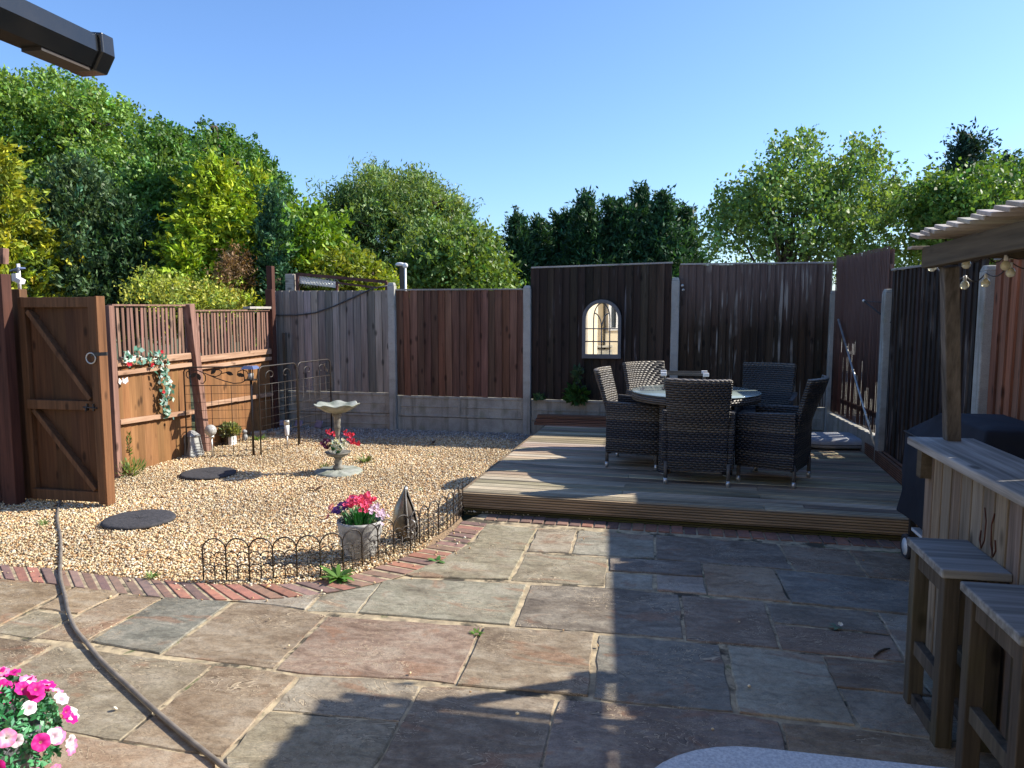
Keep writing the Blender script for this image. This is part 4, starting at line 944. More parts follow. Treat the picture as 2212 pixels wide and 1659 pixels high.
# ================================================================== BAR, roof, string lights, stools
BX, BY0, BY1, BZ = 1.245, 1.75, 4.02, 1.05
T = thing('garden_bar', 'weathered pale timber bar with a thick counter top at the right', 'bar', (BX+.2, 3, 0))
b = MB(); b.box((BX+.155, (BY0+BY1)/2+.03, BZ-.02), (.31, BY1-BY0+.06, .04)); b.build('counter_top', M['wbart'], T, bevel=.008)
b = MB(); y = BY1-.06
while y > BY0: b.box((BX+.065+random.uniform(-.001, .001), y-.055, (BZ-.04)/2), (.02, .099, BZ-.04), None, jit((1, 1, 1), .28)); y -= .112
xx = BX+.08
while xx < BX+.30: b.box((xx+.055, BY1-.065, (BZ-.04)/2), (.105, .02, BZ-.042), None, jit((.8, .8, .8), .15)); xx += .112
b.build('cladding', M['wbar'], T, bevel=.003)
b = MB(); b.beam((BX+.03, BY1-.12, BZ-.17), (BX+.03, BY1-.12, BZ-.041), .05, .06); b.box((BX+.10, BY1-.10, BZ/2-.05), (.05, .05, BZ-.1)); b.build('corner_bracket', M['wbeam'], T)
# carved squiggle in the cladding: dark looped initials
b = MB(); sq = [(0, .10), (.02, .05), (.015, -.03), (-.01, -.07), (-.03, -.04), (-.02, 0)]
for oy, fl in ((3.26, 1), (3.17, -1)): b.tube([(BX+.053, oy-a*fl, .80+z) for a, z in sq], .0035, 5)
b.build('scorched_lettering', M['wdeep'], T)
PRX, PRY = BX+.22, 4.02
T = thing('bar_roof', 'low timber roof of overlapping weathered boards above the bar', 'roof', (1.9, 3, 0))
b = MB(); b.beam((1.425, 4.00, BZ+.001), (1.30, 3.80, 1.89), .065, .065, up=(0, 1, 0)); b.build('front_post', M['wgpost'], T, bevel=.005)
for (x_, y_) in ((2.22, 3.74), (2.22, 1.6), (PRX, 1.6)): MB().box((x_, y_, .97 if x_ > 2 else 1.5), (.07, .07, 1.94 if x_ > 2 else .88)).build('post', M['wgpost'], T)
b = MB(); b.beam((1.30, 1.45, 1.985), (1.245, 3.93, 1.935), .05, .098); b.build('front_beam', M['wbeam'], T, bevel=.004)
b = MB(); b.box((2.24, 2.9, 2.0), (.05, 2.95, .11)); b.build('rear_beam', M['wbeam'], T, bevel=.004)
b = MB()
for y_ in (3.76, 1.5): b.box((1.75, y_, 1.965), (.90, .045, .09))
b.build('end_beams', M['wbeam'], T, bevel=.004)
b = MB(); b.box((1.79, 3.95, 1.985), (1.24, .06, .014)); y = 3.93; k = 0
while y > 1.35:
    b.box((1.79, y-.06, 2.035+.0146*(3.86-y)), (1.24+random.uniform(-.03, .03), .135, .016), Matrix.Rotation(R(11), 3, 'X'), jit((1, 1, 1), .15)); y -= .112; k += 1
b.build('roof_boards', M['wroof'], T, bevel=.003)
# string lights
T = thing('string_lights', 'string of round festoon bulbs looped under the bar roof', 'string lights', tuple(PD(2087, 560, 3.7)))
bulbs = [(2013.5, 578, 3.70), (2045.8, 603, 3.46), (2087, 571, 3.40), (2083.5, 616, 3.55), (2128.8, 611, 3.5), (2172, 573.8, 3.20), (2183, 589, 3.3)]
order = [0, 1, 3, 4, 6]; pts = []
def hang(seq):
    P_ = []
    for a, b_ in zip(seq, seq[1:]):
        for t in np.linspace(0, 1, 7)[:-1]: p = a.lerp(b_, t); p = p+Vector((0, 0, -.035*math.sin(math.pi*t))); P_.append(p)
    return P_+[seq[-1]]
tops_ = [PD(u, v, d)+Vector((0, 0, .045)) for u, v, d in bulbs]
w1 = hang([PD(1995, 566, 3.75), tops_[0], tops_[1], tops_[3], tops_[4], tops_[6], PD(2260, 560, 3.2)]); w2 = hang([PD(2040, 560, 3.45), tops_[2], PD(2130, 549, 3.3), tops_[5], PD(2260, 530, 3.0)])
MB().tube(w1, .003, 5).tube(w2, .003, 5).build('wire', M['blackmetal'], T)
for u, v, d in bulbs:
    p = PD(u, v, d); b = MB(); b.lathe([(.001, -.021), (.011, -.018), (.0185, -.008), (.0195, .002), (.015, .013), (.009, .020)], tuple(p), 14); bo = b.build('bulb', M['bulb'], T)
    MB().tube([p+Vector((0, 0, .019)), p+Vector((0, 0, .045))], .008, 8).build('socket', M['white'], bo); MB().sphere(p, .006, n=6).build('filament', M['alu'], bo)
def stool(x0, x1, y0, y1, h, label):
    T = thing('bar_stool', label, 'stool', ((x0+x1)/2, (y0+y1)/2, 0), 0, 'timber bar stools'); b = MB()
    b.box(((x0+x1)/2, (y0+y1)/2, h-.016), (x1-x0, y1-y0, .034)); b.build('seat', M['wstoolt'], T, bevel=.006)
    lx0, lx1, ly0, ly1 = x0+.045, x1-.045, y0+.045, y1-.045
    for x in (lx0, lx1):
        for y in (ly0, ly1): MB().box((x, y, (h-.034)/2), (.06, .06, h-.036), None, jit((1, 1, 1), .12)).build('leg', M['wstool'], T, bevel=.004)
    st = []
    for x in (lx0, lx1): st += [((x, (ly0+ly1)/2, z), (.035, ly1-ly0-.062, k)) for z, k in ((h-.08, .07), (.26, .06), (.03, .055))]
    for y in (ly0, ly1): st.append((((lx0+lx1)/2, y, h-.08), (lx1-lx0-.062, .035, .07)))
    for c, z in st: MB().box(c, z, None, jit((1, 1, 1), .12)).build('stretcher', M['wstool'], T, bevel=.003)
    return T
stool(1.06, 1.30, 2.99, 3.41, .72, 'grey topped timber bar stool further from the camera, beside the bar')
stool(1.08, 1.33, 2.41, 2.88, .72, 'grey topped timber bar stool nearest the camera, cut by the picture edge')

# covered barbecue
T = thing('covered_barbecue', 'barbecue under a fitted dark navy cover between deck and bar', 'barbecue', (1.9, 4.8, 0))
def bq(x0, x1, y0, y1, z): return [Vector((x, y, z)) for x, y in ((x0, y0), ((x0+x1)/2, y0-.01), (x1, y0), (x1+.01, (y0+y1)/2), (x1, y1), ((x0+x1)/2, y1+.01), (x0, y1), (x0-.012, (y0*2+y1)/3), (x0-.004, (y0+y1*2)/3))]
def ringbox(x0, x1, y0, y1, z, n=10, w=0):
    P_ = []; cs = [(x0, y0), (x1, y0), (x1, y1), (x0, y1)]
    for i in range(4):
        a, b_ = cs[i], cs[(i+1) % 4]
        for j in range(n):
            t = j/n; P_.append(Vector((a[0]+(b_[0]-a[0])*t+random.gauss(0, w), a[1]+(b_[1]-a[1])*t+random.gauss(0, w), z+random.gauss(0, w*.5))))
    return P_
b = MB(); b.loft([ringbox(1.65, 2.21, 4.33, 5.50, .30, w=.010), ringbox(1.66, 2.20, 4.34, 5.49, .45, w=.007), ringbox(1.655, 2.205, 4.34, 5.495, .62, w=.006), ringbox(1.66, 2.20, 4.35, 5.49, .86, w=.004), ringbox(1.69, 2.18, 4.38, 5.46, .895, w=.003), ringbox(1.73, 2.14, 4.40, 5.25, .985, w=.003), ringbox(1.74, 2.10, 4.42, 5.10, 1.04, w=.002), ringbox(1.80, 2.05, 4.5, 5.0, 1.055)])
b.build('cover', M['cover'], T, bevel=.012)
MB().tube([(1.655, y_, .862) for y_ in np.linspace(4.36, 5.49, 8)], .005, 5).tube([(1.655, 4.36, .862), (1.65, 4.35, .32)], .005, 5).build('seam', M['blackmetal'], T)
for (x, y) in ((1.71, 5.40), (2.12, 5.40), (1.71, 4.42), (2.12, 4.42)): MB().box((x, y, .24), (.035, .035, .44)).build('leg', M['blackmetal'], T)
for (x, y) in ((1.68, 5.40), (1.68, 4.42)):
    b = MB(); b.tube([(x, y+.075*math.cos(a), .08+.075*math.sin(a)) for a in np.linspace(0, 2*math.pi, 19)[:-1]], .016, 8, close=True); wo = b.build('wheel', M['rubber'], T)
    MB().tube([(x-.012, y, .08), (x+.012, y, .08)], .058, 14).build('hub', M['white'], wo)
MB().box((1.9, 4.9, .22), (.42, .9, .02)).box((1.9, 4.47, .30), (.40, .02, .30)).build('shelf', M['white'], T)

# near table edge
T = thing('patio_table', 'mottled grey glass patio table corner at the bottom of the picture', 'table', (.65, 1.3, 0))
def rrect(x0, x1, y0, y1, r, n=10):
    P_ = []
    for cx, cy, a0 in ((x1-r, y1-r, 0), (x0+r, y1-r, 90), (x0+r, y0+r, 180), (x1-r, y0+r, 270)):
        for a in np.linspace(a0, a0+90, n): P_.append((cx+r*math.cos(R(a)), cy+r*math.sin(R(a))))
    return P_
b = MB(); rr = rrect(-.04, 1.45, .65, 1.63, .27); b.prism(rr, .728, .742); b.build('glass_top', M['mottle'], T, bevel=.003)
b = MB(); b.tube([(x, y, .722) for x, y in rrect(.04, 1.40, .70, 1.58, .2)], .013, 8, close=True); b.build('frame', M['legmetal'], T)
for x in (.14, 1.28):
    for y in (.82, 1.5): MB().tube([(x, y, 0), (x, y, .715)], .017, 8).build('leg', M['legmetal'], T)

# ================================================================== GARDEN ORNAMENTS
# bird bath
bbp = xy(G(731, 1022)); T = thing('bird_bath', 'tall stone bird bath with a scalloped bowl in the gravel', 'bird bath', tuple(bbp))
b = MB(); b.lathe([(.0, 0), (.245, 0), (.25, .018), (.225, .034), (.17, .042), (.0, .042)], tuple(bbp), 36, fn=lambda r, z, q: (r, z+(.008*math.sin(q*12) if .15 < r < .24 else 0))); b.build('base', M['birdstone'], T)
b = MB(); b.lathe([(.05, .04), (.055, .07), (.035, .09), (.045, .12), (.035, .15), (.05, .17), (.0, .17)], tuple(bbp), 16); b.build('lower_stem', M['birdbronze'], T)
b = MB(); b.lathe([(.03, .165), (.08, .18), (.125, .21), (.135, .225), (.125, .226), (.07, .20), (.0, .195)], tuple(bbp), 24, fn=lambda r, z, q: (r, z)); b.build('lower_bowl', M['birdbronze'], T)
b = MB(); b.lathe([(.024, .19), (.022, .40), (.030, .47), (.036, .48), (.030, .50), (.036, .55), (.032, .58), (.05, .60), (.052, .635), (.0, .635)], tuple(bbp), 16); b.build('column', M['birdbronze'], T)
sc_ = lambda r, z, q: (r*(1+(.05*math.sin(q*7))*min(1, r/.2)), z+(.009*math.sin(q*7+.6))*(r/.22)**2)
b = MB(); b.lathe([(.04, .625), (.12, .645), (.19, .69), (.222, .715), (.226, .722), (.215, .722), (.15, .69), (.0, .672)], tuple(bbp), 64, fn=sc_); b.build('bowl', M['birdstone'], T)

def blossom(b, p, r, col, n=5, nrm=(0, 0, 1), ctr=None):
    p = Vector(p); nz = Vector(nrm).normalized(); a = nz.orthogonal().normalized(); c = nz.cross(a); vs = [p-nz*r*.25]; k = n*4
    for i in range(k):
        q = 2*math.pi*i/k; rr = r*(.72+.28*abs(math.cos(q*n/2))**.6); vs.append(p+(a*math.cos(q)+c*math.sin(q))*rr+nz*r*random.uniform(.12, .3))
    b.add(vs, [(0, i+1, (i+1) % k+1) for i in range(k)], jit(col, .15))
    if ctr:
        m_ = len(vs); vs2 = [p-nz*r*.08]+[p+(a*math.cos(q)+c*math.sin(q))*r*.38+nz*r*.06 for q in np.linspace(0, 2*math.pi, 9)[:-1]]
        b.add(vs2, [(0, i+1, (i+1) % 8+1) for i in range(8)], ctr)
def rdir(up=.5):
    v = Vector((random.gauss(0, 1), random.gauss(0, 1), abs(random.gauss(0, 1))*1.0+up)); return v.normalized()
def petunia(b, p, r, rim, mid, nrm):
    p = Vector(p); nz = Vector(nrm).normalized(); a = nz.orthogonal().normalized(); c = nz.cross(a); k = 25; ph_ = random.random()*6
    vs = [p-nz*r*.45]; cols = [(.35, .30, .12)]
    for (f, h, cl, ruf) in ((.22, -.12, mid, 0), (.62, .06, None, .03), (1., .02, rim, .13)):
        for i in range(k):
            q = 2*math.pi*i/k; lob = .86+.14*abs(math.cos(q*2.5+ph_))**.5; rr = r*f*(lob if f > .5 else 1); z = r*(h+ruf*math.sin(q*7.5+ph_))
            vs.append(p+(a*math.cos(q)+c*math.sin(q))*rr+nz*z)
            star = abs(math.cos(q*2.5+ph_)) > .93
            cols.append(cl if cl else (tuple(x*.5+y*.5 for x, y in zip(rim, mid)) if star else tuple(x*.8+y*.2 for x, y in zip(rim, mid))))
    fs = [(0, i+1, (i+1) % k+1) for i in range(k)]
    for g_ in (0, 1): fs += [(1+g_*k+i, 1+(g_+1)*k+i, 1+(g_+1)*k+(i+1) % k, 1+g_*k+(i+1) % k) for i in range(k)]
    b.add(vs, fs, rim, True); j = random.uniform(.85, 1.12); b.c[-len(cols):] = [tuple(x*j for x in q) for q in cols]
# silk flowers in the lower bowl
T = thing('silk_flowers', 'red, white and purple artificial flowers arranged in the lower bowl of the bird bath', 'flowers', tuple(bbp+Vector((0, 0, .22))))
fl = {'red_flowers': ((.68, .07, .14), [(.14, .03, .16), (.19, -.02, .10), (.10, .0, .19), (.16, -.05, .13), (-.10, .02, .18), (.21, .03, .07), (-.04, .04, .16)]), 'white_flowers': ((.72, .74, .70), [(.03, -.09, .12), (.07, -.09, .09), (.02, -.10, .07), (.10, -.08, .05), (.09, -.06, .11), (.05, -.10, .03)]), 'purple_flowers': ((.16, .05, .12), [(-.12, -.02, .10), (-.15, -.03, .06), (-.07, -.07, .11), (-.10, .0, .04)])}
for nm, (cl, ps) in fl.items():
    b = MB()
    for x, y, z in ps:
        for k in range(7): blossom(b, bbp+Vector((x+random.gauss(0, .016), y+random.gauss(0, .016), .235+z+random.gauss(0, .014))), .017, cl, 5, (random.gauss(0, .5), -.7, random.uniform(0, 1)), (.55, .45, .2) if nm == 'white_flowers' else None)
    b.build(nm, M['flower'], T)
b = MB()
for k in range(90):
    a = random.uniform(0, 2*math.pi); d = Vector((math.cos(a)*.5, math.sin(a)*.5, random.uniform(.5, 1.3)))
    b.blade(bbp+Vector((math.cos(a)*.03, math.sin(a)*.03-.02, .22)), d, random.uniform(.07, .16), .014, (math.cos(a), math.sin(a), .2), jit((.03, .16, .06), .3), .15)
b.build('leaves', M['leafart'], T)

# planter with flowers
pp = xy(G(779, 1203)); T = thing('stone_planter', 'round grey hammered planter behind the low wire edging', 'planter', tuple(pp))
dm = lambda r, z, q: (r*(1+.018*math.sin(q*14+z*90)*math.sin(z*75)), z)
b = MB(); b.lathe([(.095, 0), (.105, .03), (.125, .09), (.142, .16), (.150, .22), (.153, .245), (.155, .262), (.140, .262), (.135, .235), (.0, .235)], tuple(pp), 48, fn=dm); b.build('pot', M['stoneware'], T)
b = MB(); b.lathe([(.0, .236), (.134, .236), (.10, .246), (.0, .25)], tuple(pp), 20); b.build('soil', M['earth'], T)
T = thing('potted_flowers', 'bright pink, purple and white artificial flowers filling the grey planter', 'flowers', tuple(pp+Vector((0, 0, .25))))
def mound(nm, cl, x0, x1, n_, zc, r=.017, ctr=None, yb=0):
    b = MB()
    for k in range(n_):
        x = random.uniform(x0, x1); y = random.uniform(-.10, .08)+yb; z = zc-(x*x+y*y)*2.4+random.gauss(0, .016); blossom(b, pp+Vector((x, y, z)), r, cl, 5, (random.gauss(0, .5)+x*3, -.6+random.gauss(0, .4), .8), ctr)
    b.build(nm, M['flower'], T)
mound('pink_flowers', (.78, .11, .24), -.08, .09, 95, .41); mound('purple_flowers', (.14, .06, .30), -.18, -.05, 42, .385, .016)
mound('white_flowers', (.66, .50, .68), .08, .19, 34, .375, .015); mound('pale_bud', (.80, .38, .42), -.215, -.19, 5, .42, .028)
b = MB()
for k in range(260):
    a = random.uniform(0, 2*math.pi); r0 = random.uniform(0, .11); d = Vector((math.cos(a)*.45, math.sin(a)*.45, 1))
    b.blade(pp+Vector((math.cos(a)*r0, math.sin(a)*r0, .24)), d, random.uniform(.06, .14), .010, (math.cos(a), math.sin(a), .2), jit((.025, .16, .04), .35), .12)
b.build('leaves', M['leafart'], T)

# teardrop sculpture: a curled leaf of sheet metal, open on its right side
sp_ = xy(G(882, 1170)); T = thing('teardrop_ornament', 'brushed metal teardrop shaped garden ornament with a dark hollow side', 'ornament', tuple(sp_))
pf = [(.045, .0), (.068, .02), (.084, .06), (.093, .11), (.092, .16), (.084, .21), (.069, .26), (.050, .305), (.032, .345), (.016, .385), (.007, .41), (.001, .435)]
def swp(a0, a1, n_, inset=0.):
    rings = []
    for r_i, z in pf:
        cx_ = -.012*(z/.43)+.022*math.sin(z/.43*math.pi)*-1
        rings.append([sp_+Vector((math.cos(a)*max(.0008, r_i-inset)+cx_, math.sin(a)*max(.0008, r_i-inset)*.75, z)) for a in np.linspace(a0, a1, n_)])
    return rings
b = MB(); b.loft(swp(R(5), R(285), 30), close=False); o = b.build('shell', M['sculpt'], T); sm = o.modifiers.new('s', 'SOLIDIFY'); sm.thickness = .004
b = MB(); b.loft(swp(R(150), R(372), 24, .014), close=False); b.build('hollow', M['sculptin'], T)
b = MB(); edge_ = [r_[-1] for r_ in swp(R(5), R(300), 30)]; b.tube(edge_[:-1], .0045, 6); edge_ = [r_[0] for r_ in swp(R(5), R(300), 30)]; b.tube(edge_[:-1], .0045, 6)
for (cx, cz, rr2, th) in ((.052, .145, .034, .004), (.044, .075, .024, .0035), (.030, .105, .012, .003)):
    rc = sp_+Vector((cx, -.072, cz)); b.tube([rc+Vector((rr2*.85*math.cos(a), 0, rr2*1.2*math.sin(a))) for a in np.linspace(0, 2*math.pi, 17)[:-1]], th, 6, close=True)
b.build('curled_rim', M['alu'], T)
b = MB(); b.tube([sp_+Vector((-.04, -.055, .006)), sp_+Vector((.0, -.07, .012)), sp_+Vector((.05, -.055, .006))], .006, 6); b.build('foot', M['blackmetal'], T)

# low hooped wire edging in sections of three hoops
path = [(440, 1257), (520, 1257), (600, 1255), (660, 1250), (706, 1245), (765, 1235), (809, 1218), (851, 1203), (895, 1190), (915, 1172), (938, 1161), (958, 1150), (972, 1140), (984, 1130), (994, 1120), (1000, 1112)]
pw_ = [xy(G(u, v)) for u, v in path]; tot = sum((b_-a).length for a, b_ in zip(pw_, pw_[1:])); nh = int(round(tot/.147)); rp = resample(pw_, nh)
wh = ['its left end nearest the patio weeds', 'in front of the pot shadow', 'in front of the grey planter', 'between planter and metal ornament', 'right of the metal ornament', 'bending towards the deck', 'ending at the deck corner', 'last by the deck']
def hoopsec(i0, i1, lab):
    a = rp[i0]; T = thing('wire_edging', lab, 'garden edging', tuple(a), 0, 'low hooped wire border fence')
    for i in range(i0, i1):
        p, q = rp[i], rp[i+1]; d = q-p; w = d.length; ee = d.normalized(); b = MB(); H = .205; r = w/2
        def P2(s, z): return p+ee*s+Vector((0, 0, z))
        b.tube([P2(0, -.02), P2(0, H)]+[P2(r-r*math.cos(t), H+r*math.sin(t)) for t in np.linspace(.2, math.pi-.2, 9)]+[P2(w, H), P2(w, -.02)], .0050, 5)
        b.tube([P2(r, -.02), P2(r, H*.62)], .0042, 5)
        for zc in (.135, .055):
            for k in (0, 1): b.tube([P2(r*k+r/2-r/2*math.cos(t), zc+.028+r*.42*math.sin(t)) for t in np.linspace(0, math.pi, 8)], .0034, 4)
            for sx2 in (-1, 1):
                for sg in (0, 1):
                    c_ = (r*.26 if sg == 0 else r*.74) if sx2 < 0 else (w-r*.26 if sg == 0 else w-r*.74)
                    b.tube([P2(c_+.014*math.cos(t)*(1-t/14), zc+.012+.014*math.sin(t)*(1-t/14)) for t in np.linspace(0, 5.2, 9)], .0030, 4)
        b.tube([P2(0, .008), P2(w, .008)], .003, 4)
        b.build('hoop', M['blackmetal'], T)
i = 0; k = 0
while i < nh: hoopsec(i, min(nh, i+3), 'section of black hooped wire edging, '+wh[min(k, 7)]); i += 3; k += 1

# trellises
def leafshape(b, c, ang, L_, ex, ez=Vector((0, 0, 1))):
    n_ = 10; vs = []
    yv = ex.cross(ez).normalized()*.0015
    for s in (-1, 1):
        for i in range(n_):
            t = 2*math.pi*i/n_; x = math.cos(t)*L_/2; z = math.sin(t)*L_*.27*(1-abs(math.cos(t))**3*.6); vs.append(c+ex*(x*math.cos(ang)-z*math.sin(ang))+ez*(x*math.sin(ang)+z*math.cos(ang))+yv*s)
    b.add(vs, [tuple(range(n_)), tuple(range(n_, 2*n_))[::-1]]+[(i, i+n_, (i+1) % n_+n_, (i+1) % n_) for i in range(n_)])
t0, t1 = xy(G(405, 988)), xy(G(547, 984)); T = thing('leaf_trellis', 'black metal trellis topped with a leaf scroll, in front of the slatted fence', 'trellis', tuple(t0))
e = (t1-t0); tw = e.length; e.normalize(); TH_ = 1.03
def Q(s, z): return t0+e*s+Vector((0, 0, z))
b = MB(); b.tube([Q(0, 0), Q(0, TH_-.05), Q(.02, TH_-.01), Q(.06, TH_), Q(tw-.06, TH_), Q(tw, TH_-.03), Q(tw, 0)], .008, 6); b.tube([Q(0, .82), Q(tw, .82)], .005, 6)
b.tube([Q(0, .01), Q(tw, .01)], .004, 5); b.build('frame', M['blackmetal'], T)
b = MB()
for k in range(1, 10): b.tube([Q(tw*k/10, 0), Q(tw*k/10, .82)], .0042 if k in (4, 7) else .0016, 4)
for k in range(1, 9): b.tube([Q(0, .82-.095*k), Q(tw, .82-.095*k)], .0022, 4)
b.build('mesh', M['blackmetal'], T)
b = MB()
sc1 = [(.13-.09*math.cos(t)*(1+t*.0), .905+.075*math.sin(t)) for t in np.linspace(-2.4, 2.0, 14)]
cur = [(.02+.03*0, .9)]
S1 = [(.06, .895), (.04, .90), (.025, .925), (.03, .965), (.07, .99), (.14, .985), (.22, .95), (.32, .90), (.42, .86), (.52, .83), (.60, .835), (.66, .87), (.68, .92), (.665, .965), (.62, .985), (.57, .965), (.56, .925), (.585, .905)]
S2 = [(.20, .955), (.225, .92), (.225, .87), (.20, .835), (.17, .84)]; S3 = [(.27, .925), (.33, .91), (.38, .93), (.40, .965), (.37, .99), (.33, .985)]; S4 = [(.39, .945), (.44, .955), (.50, .94)]
fx = tw/.70
for s_ in (S1, S2, S3, S4):
    b.tube([Q(a*fx, z+.01) for a, z in s_], .0058, 5)
b.build('scroll', M['blackmetal'], T)
b = MB()
for (a, z, an) in ((.10, .93, .6), (.155, .91, -1.3), (.31, .97, .9), (.48, .945, -.4), (.60, .925, -.4)): leafshape(b, Q(a*fx, z+.01), an, .085, e)
b.build('leaves', M['blackmetal'], T)
t0, t1 = xy(G(563, 986)), xy(G(718, 943)); T = thing('arch_trellis', 'black metal trellis with two rounded tops angled back towards the grey panel', 'trellis', tuple(t0))
e = (t1-t0); tw = e.length; e.normalize()
b = MB()
for h in (0, 1):
    s0, s1 = tw*.5*h+.01, tw*.5*(h+1)-.01; r = .07
    b.tube([Q(s0, 0), Q(s0, TH_-r)]+[Q(s0+r-r*math.cos(t), TH_-r+r*math.sin(t)) for t in np.linspace(.3, 1.57, 5)]+[Q(s1-r+r*math.sin(t), TH_-r+r*math.cos(t)) for t in np.linspace(0, 1.3, 5)]+[Q(s1, TH_-r), Q(s1, 0)], .0085, 6)
    b.tube([Q(s0, .82), Q(s1, .82)], .005, 6)
b.build('frame', M['blackmetal'], T)
b = MB()
for h in (0, 1):
    for sx2 in (1, -1):
        c_ = tw*(.25+.5*h)+sx2*tw*.10; b.tube([Q(c_+sx2*(.085-.012*t)*math.cos(t), .92+(.065-.009*t)*math.sin(t)) for t in np.linspace(-.6, 5., 16)], .0058, 5)
for k in range(1, 12): b.tube([Q(tw*k/12, 0), Q(tw*k/12, .82)], .0022, 4)
for k in range(1, 9): b.tube([Q(0, .82-.095*k), Q(tw, .82-.095*k)], .0022, 4)
b.build('mesh', M['blackmetal'], T)
b = MB(); leafshape(b, Q(tw*.9, .96), .9, .055, e); leafshape(b, Q(tw*.94, .89), -1.2, .055, e); b.build('leaves', M['blackmetal'], T)
# solar lantern on pole
lp_ = xy(G(548, 986)); T = thing('solar_lantern_post', 'black square solar lantern on a pole between the two trellises', 'lantern', tuple(lp_))
MB().tube([lp_, lp_+Vector((0, 0, .88))], .014, 8).build('pole', M['blackmetal'], T)
b = MB(); b.box(lp_+Vector((0, 0, .885)), (.11, .11, .015)); 
for sx2 in (-1, 1):
    for sy in (-1, 1): b.beam(lp_+Vector((sx2*.05, sy*.05, .89)), lp_+Vector((sx2*.058, sy*.058, 1.01)), .008, .008)
b.build('cage', M['blackmetal'], T); MB().lathe([(.03, .892), (.032, .96), (.0, .965)], tuple(lp_), 12).build('lamp', M['lanternglass'], T)
b = MB(); b.loft([[lp_+Vector((i*.082, j*.082, 1.01)) for i, j in ((-1,-1),(1,-1),(1,1),(-1,1))], [lp_+Vector((i*.05, j*.05, 1.045)) for i, j in ((-1,-1),(1,-1),(1,1),(-1,1))]], smooth=False); b.build('solar_roof', M['solar'], T)
# floor lantern
fp = xy(G(417, 986)); T = thing('garden_lantern', 'grey tapered lantern with glass panes standing by the leaning post', 'lantern', tuple(fp)); rr_ = Matrix.Rotation(R(-25), 3, 'Z')
def LQ(x, y, z): return fp+rr_ @ Vector((x, y, z))
b = MB(); 
for i, j in ((-1,-1),(1,-1),(1,1),(-1,1)): b.beam(LQ(i*.085, j*.085, 0), LQ(i*.055, j*.055, .24), .012, .012)
for i, j, k_, l in ((-1,-1,1,-1),(1,-1,1,1),(1,1,-1,1),(-1,1,-1,-1)):
    b.beam(LQ(i*.085, j*.085, .006), LQ(k_*.085, l*.085, .006), .012, .012)
b.loft([[LQ(i*.07, j*.07, .24) for i, j in ((-1,-1),(1,-1),(1,1),(-1,1))], [LQ(i*.02, j*.02, .30) for i, j in ((-1,-1),(1,-1),(1,1),(-1,1))]], smooth=False); b.build('frame', M['stoneware'], T)
b = MB(); b.loft([[LQ(i*.078, j*.078, .012) for i, j in ((-1,-1),(1,-1),(1,1),(-1,1))], [LQ(i*.05, j*.05, .238) for i, j in ((-1,-1),(1,-1),(1,1),(-1,1))]], smooth=False); b.build('panes', M['lanternglass'], T)
b = MB()
for k in range(7): z = .03+.03*k; s_ = .083-.0075*k/1.2; b.beam(LQ(s_, -s_, z), LQ(s_, s_, z), .008, .010)
b.build('side_slats', M['stoneware'], T)
# globe stake light
gp0 = xy(G(459, 990)); T = thing('globe_stake_light', 'crackle glass globe light on a steel stake inside the trellis corner', 'stake light', tuple(gp0))
MB().tube([gp0, gp0+Vector((0, 0, .24))], .010, 8).build('stake', M['alu'], T); MB().lathe([(.01, .23), (.028, .24), (.03, .26), (.0, .26)], tuple(gp0), 12).build('collar', M['alu'], T)
MB().sphere(gp0+Vector((-.01, 0, .32)), .066, n=20).build('globe', plain('crackle_glass', (.50, .49, .46), (.30, .29, .27), .15, 25, bst=.5, bd=.01, sc2=30), T)
# steel stake light
sp2 = xy(G(621, 971)); T = thing('steel_stake_light', 'brushed steel cylinder light on a stake left of the bird bath', 'stake light', tuple(sp2)); 
MB().tube([sp2, sp2+Vector((0, 0, .18))], .010, 8, ).build('stake', M['alu'], T)
b = MB(); b.lathe([(.018, .17), (.024, .18), (.030, .30), (.0, .30)], tuple(sp2), 14); b.build('diffuser', M['white'], T); b = MB(); b.lathe([(.031, .30), (.034, .345), (.030, .355), (.0, .355)], tuple(sp2), 14); b.build('cap', M['alu'], T)
# striped pot with an ivy
ip = xy(G(497, 962)); T = thing('striped_pot', 'small black and white pot beside the side fence', 'pot', tuple(ip)); 
MB().box(ip+Vector((-.035, 0, .06)), (.085, .12, .12)).build('dark_half', M['upvc'], T, bevel=.01); MB().box(ip+Vector((.035, 0, .06)), (.05, .12, .12)).build('white_half', M['white'], T, bevel=.01)
rng = np.random.default_rng(5)
def foliage(name, label, c, rad, n_, L_, w, ca, cb, cat='plant', seed=3, up=.5, mat='leaf', stem=True):
    rng = np.random.default_rng(seed); c = np.array(c); q = unit(rng.normal(size=(n_, 3))); pos = c+q*np.array(rad)*rng.random((n_, 1))**.4
    T = thing(name, label, cat, (c[0], c[1], max(0, c[2]-rad[2])))
    d = q+np.array((0, 0, up)); mx = rng.random((n_, 1)); col = (np.array(ca)*(1-mx)+np.array(cb)*mx)*(.7+.6*rng.random((n_, 1)))
    leafmesh('leaves', pos, d, rng.normal(size=(n_, 3))+np.array((0, 0, .6)), L_*(.6+.8*rng.random(n_)), w*(.6+.8*rng.random(n_)), col, M[mat], T, tuple(T.location))
    if stem:
        b = MB(); 
        for k in range(8):
            e_ = Vector(pos[k*3 % n_]); b0 = Vector((c[0], c[1], max(0, c[2]-rad[2]))); b.tube([b0, b0.lerp(e_, .5)+Vector((0, 0, .02)), e_], [.004, .003, .002], 4)
        b.build('stems', M['bark'], T)
    return T
foliage('potted_ivy', 'bushy cream and green plant spilling over the small striped pot', ip+Vector((0, 0, .19)), (.15, .12, .10), 420, .05, .032, (.10, .17, .04), (.50, .50, .26))
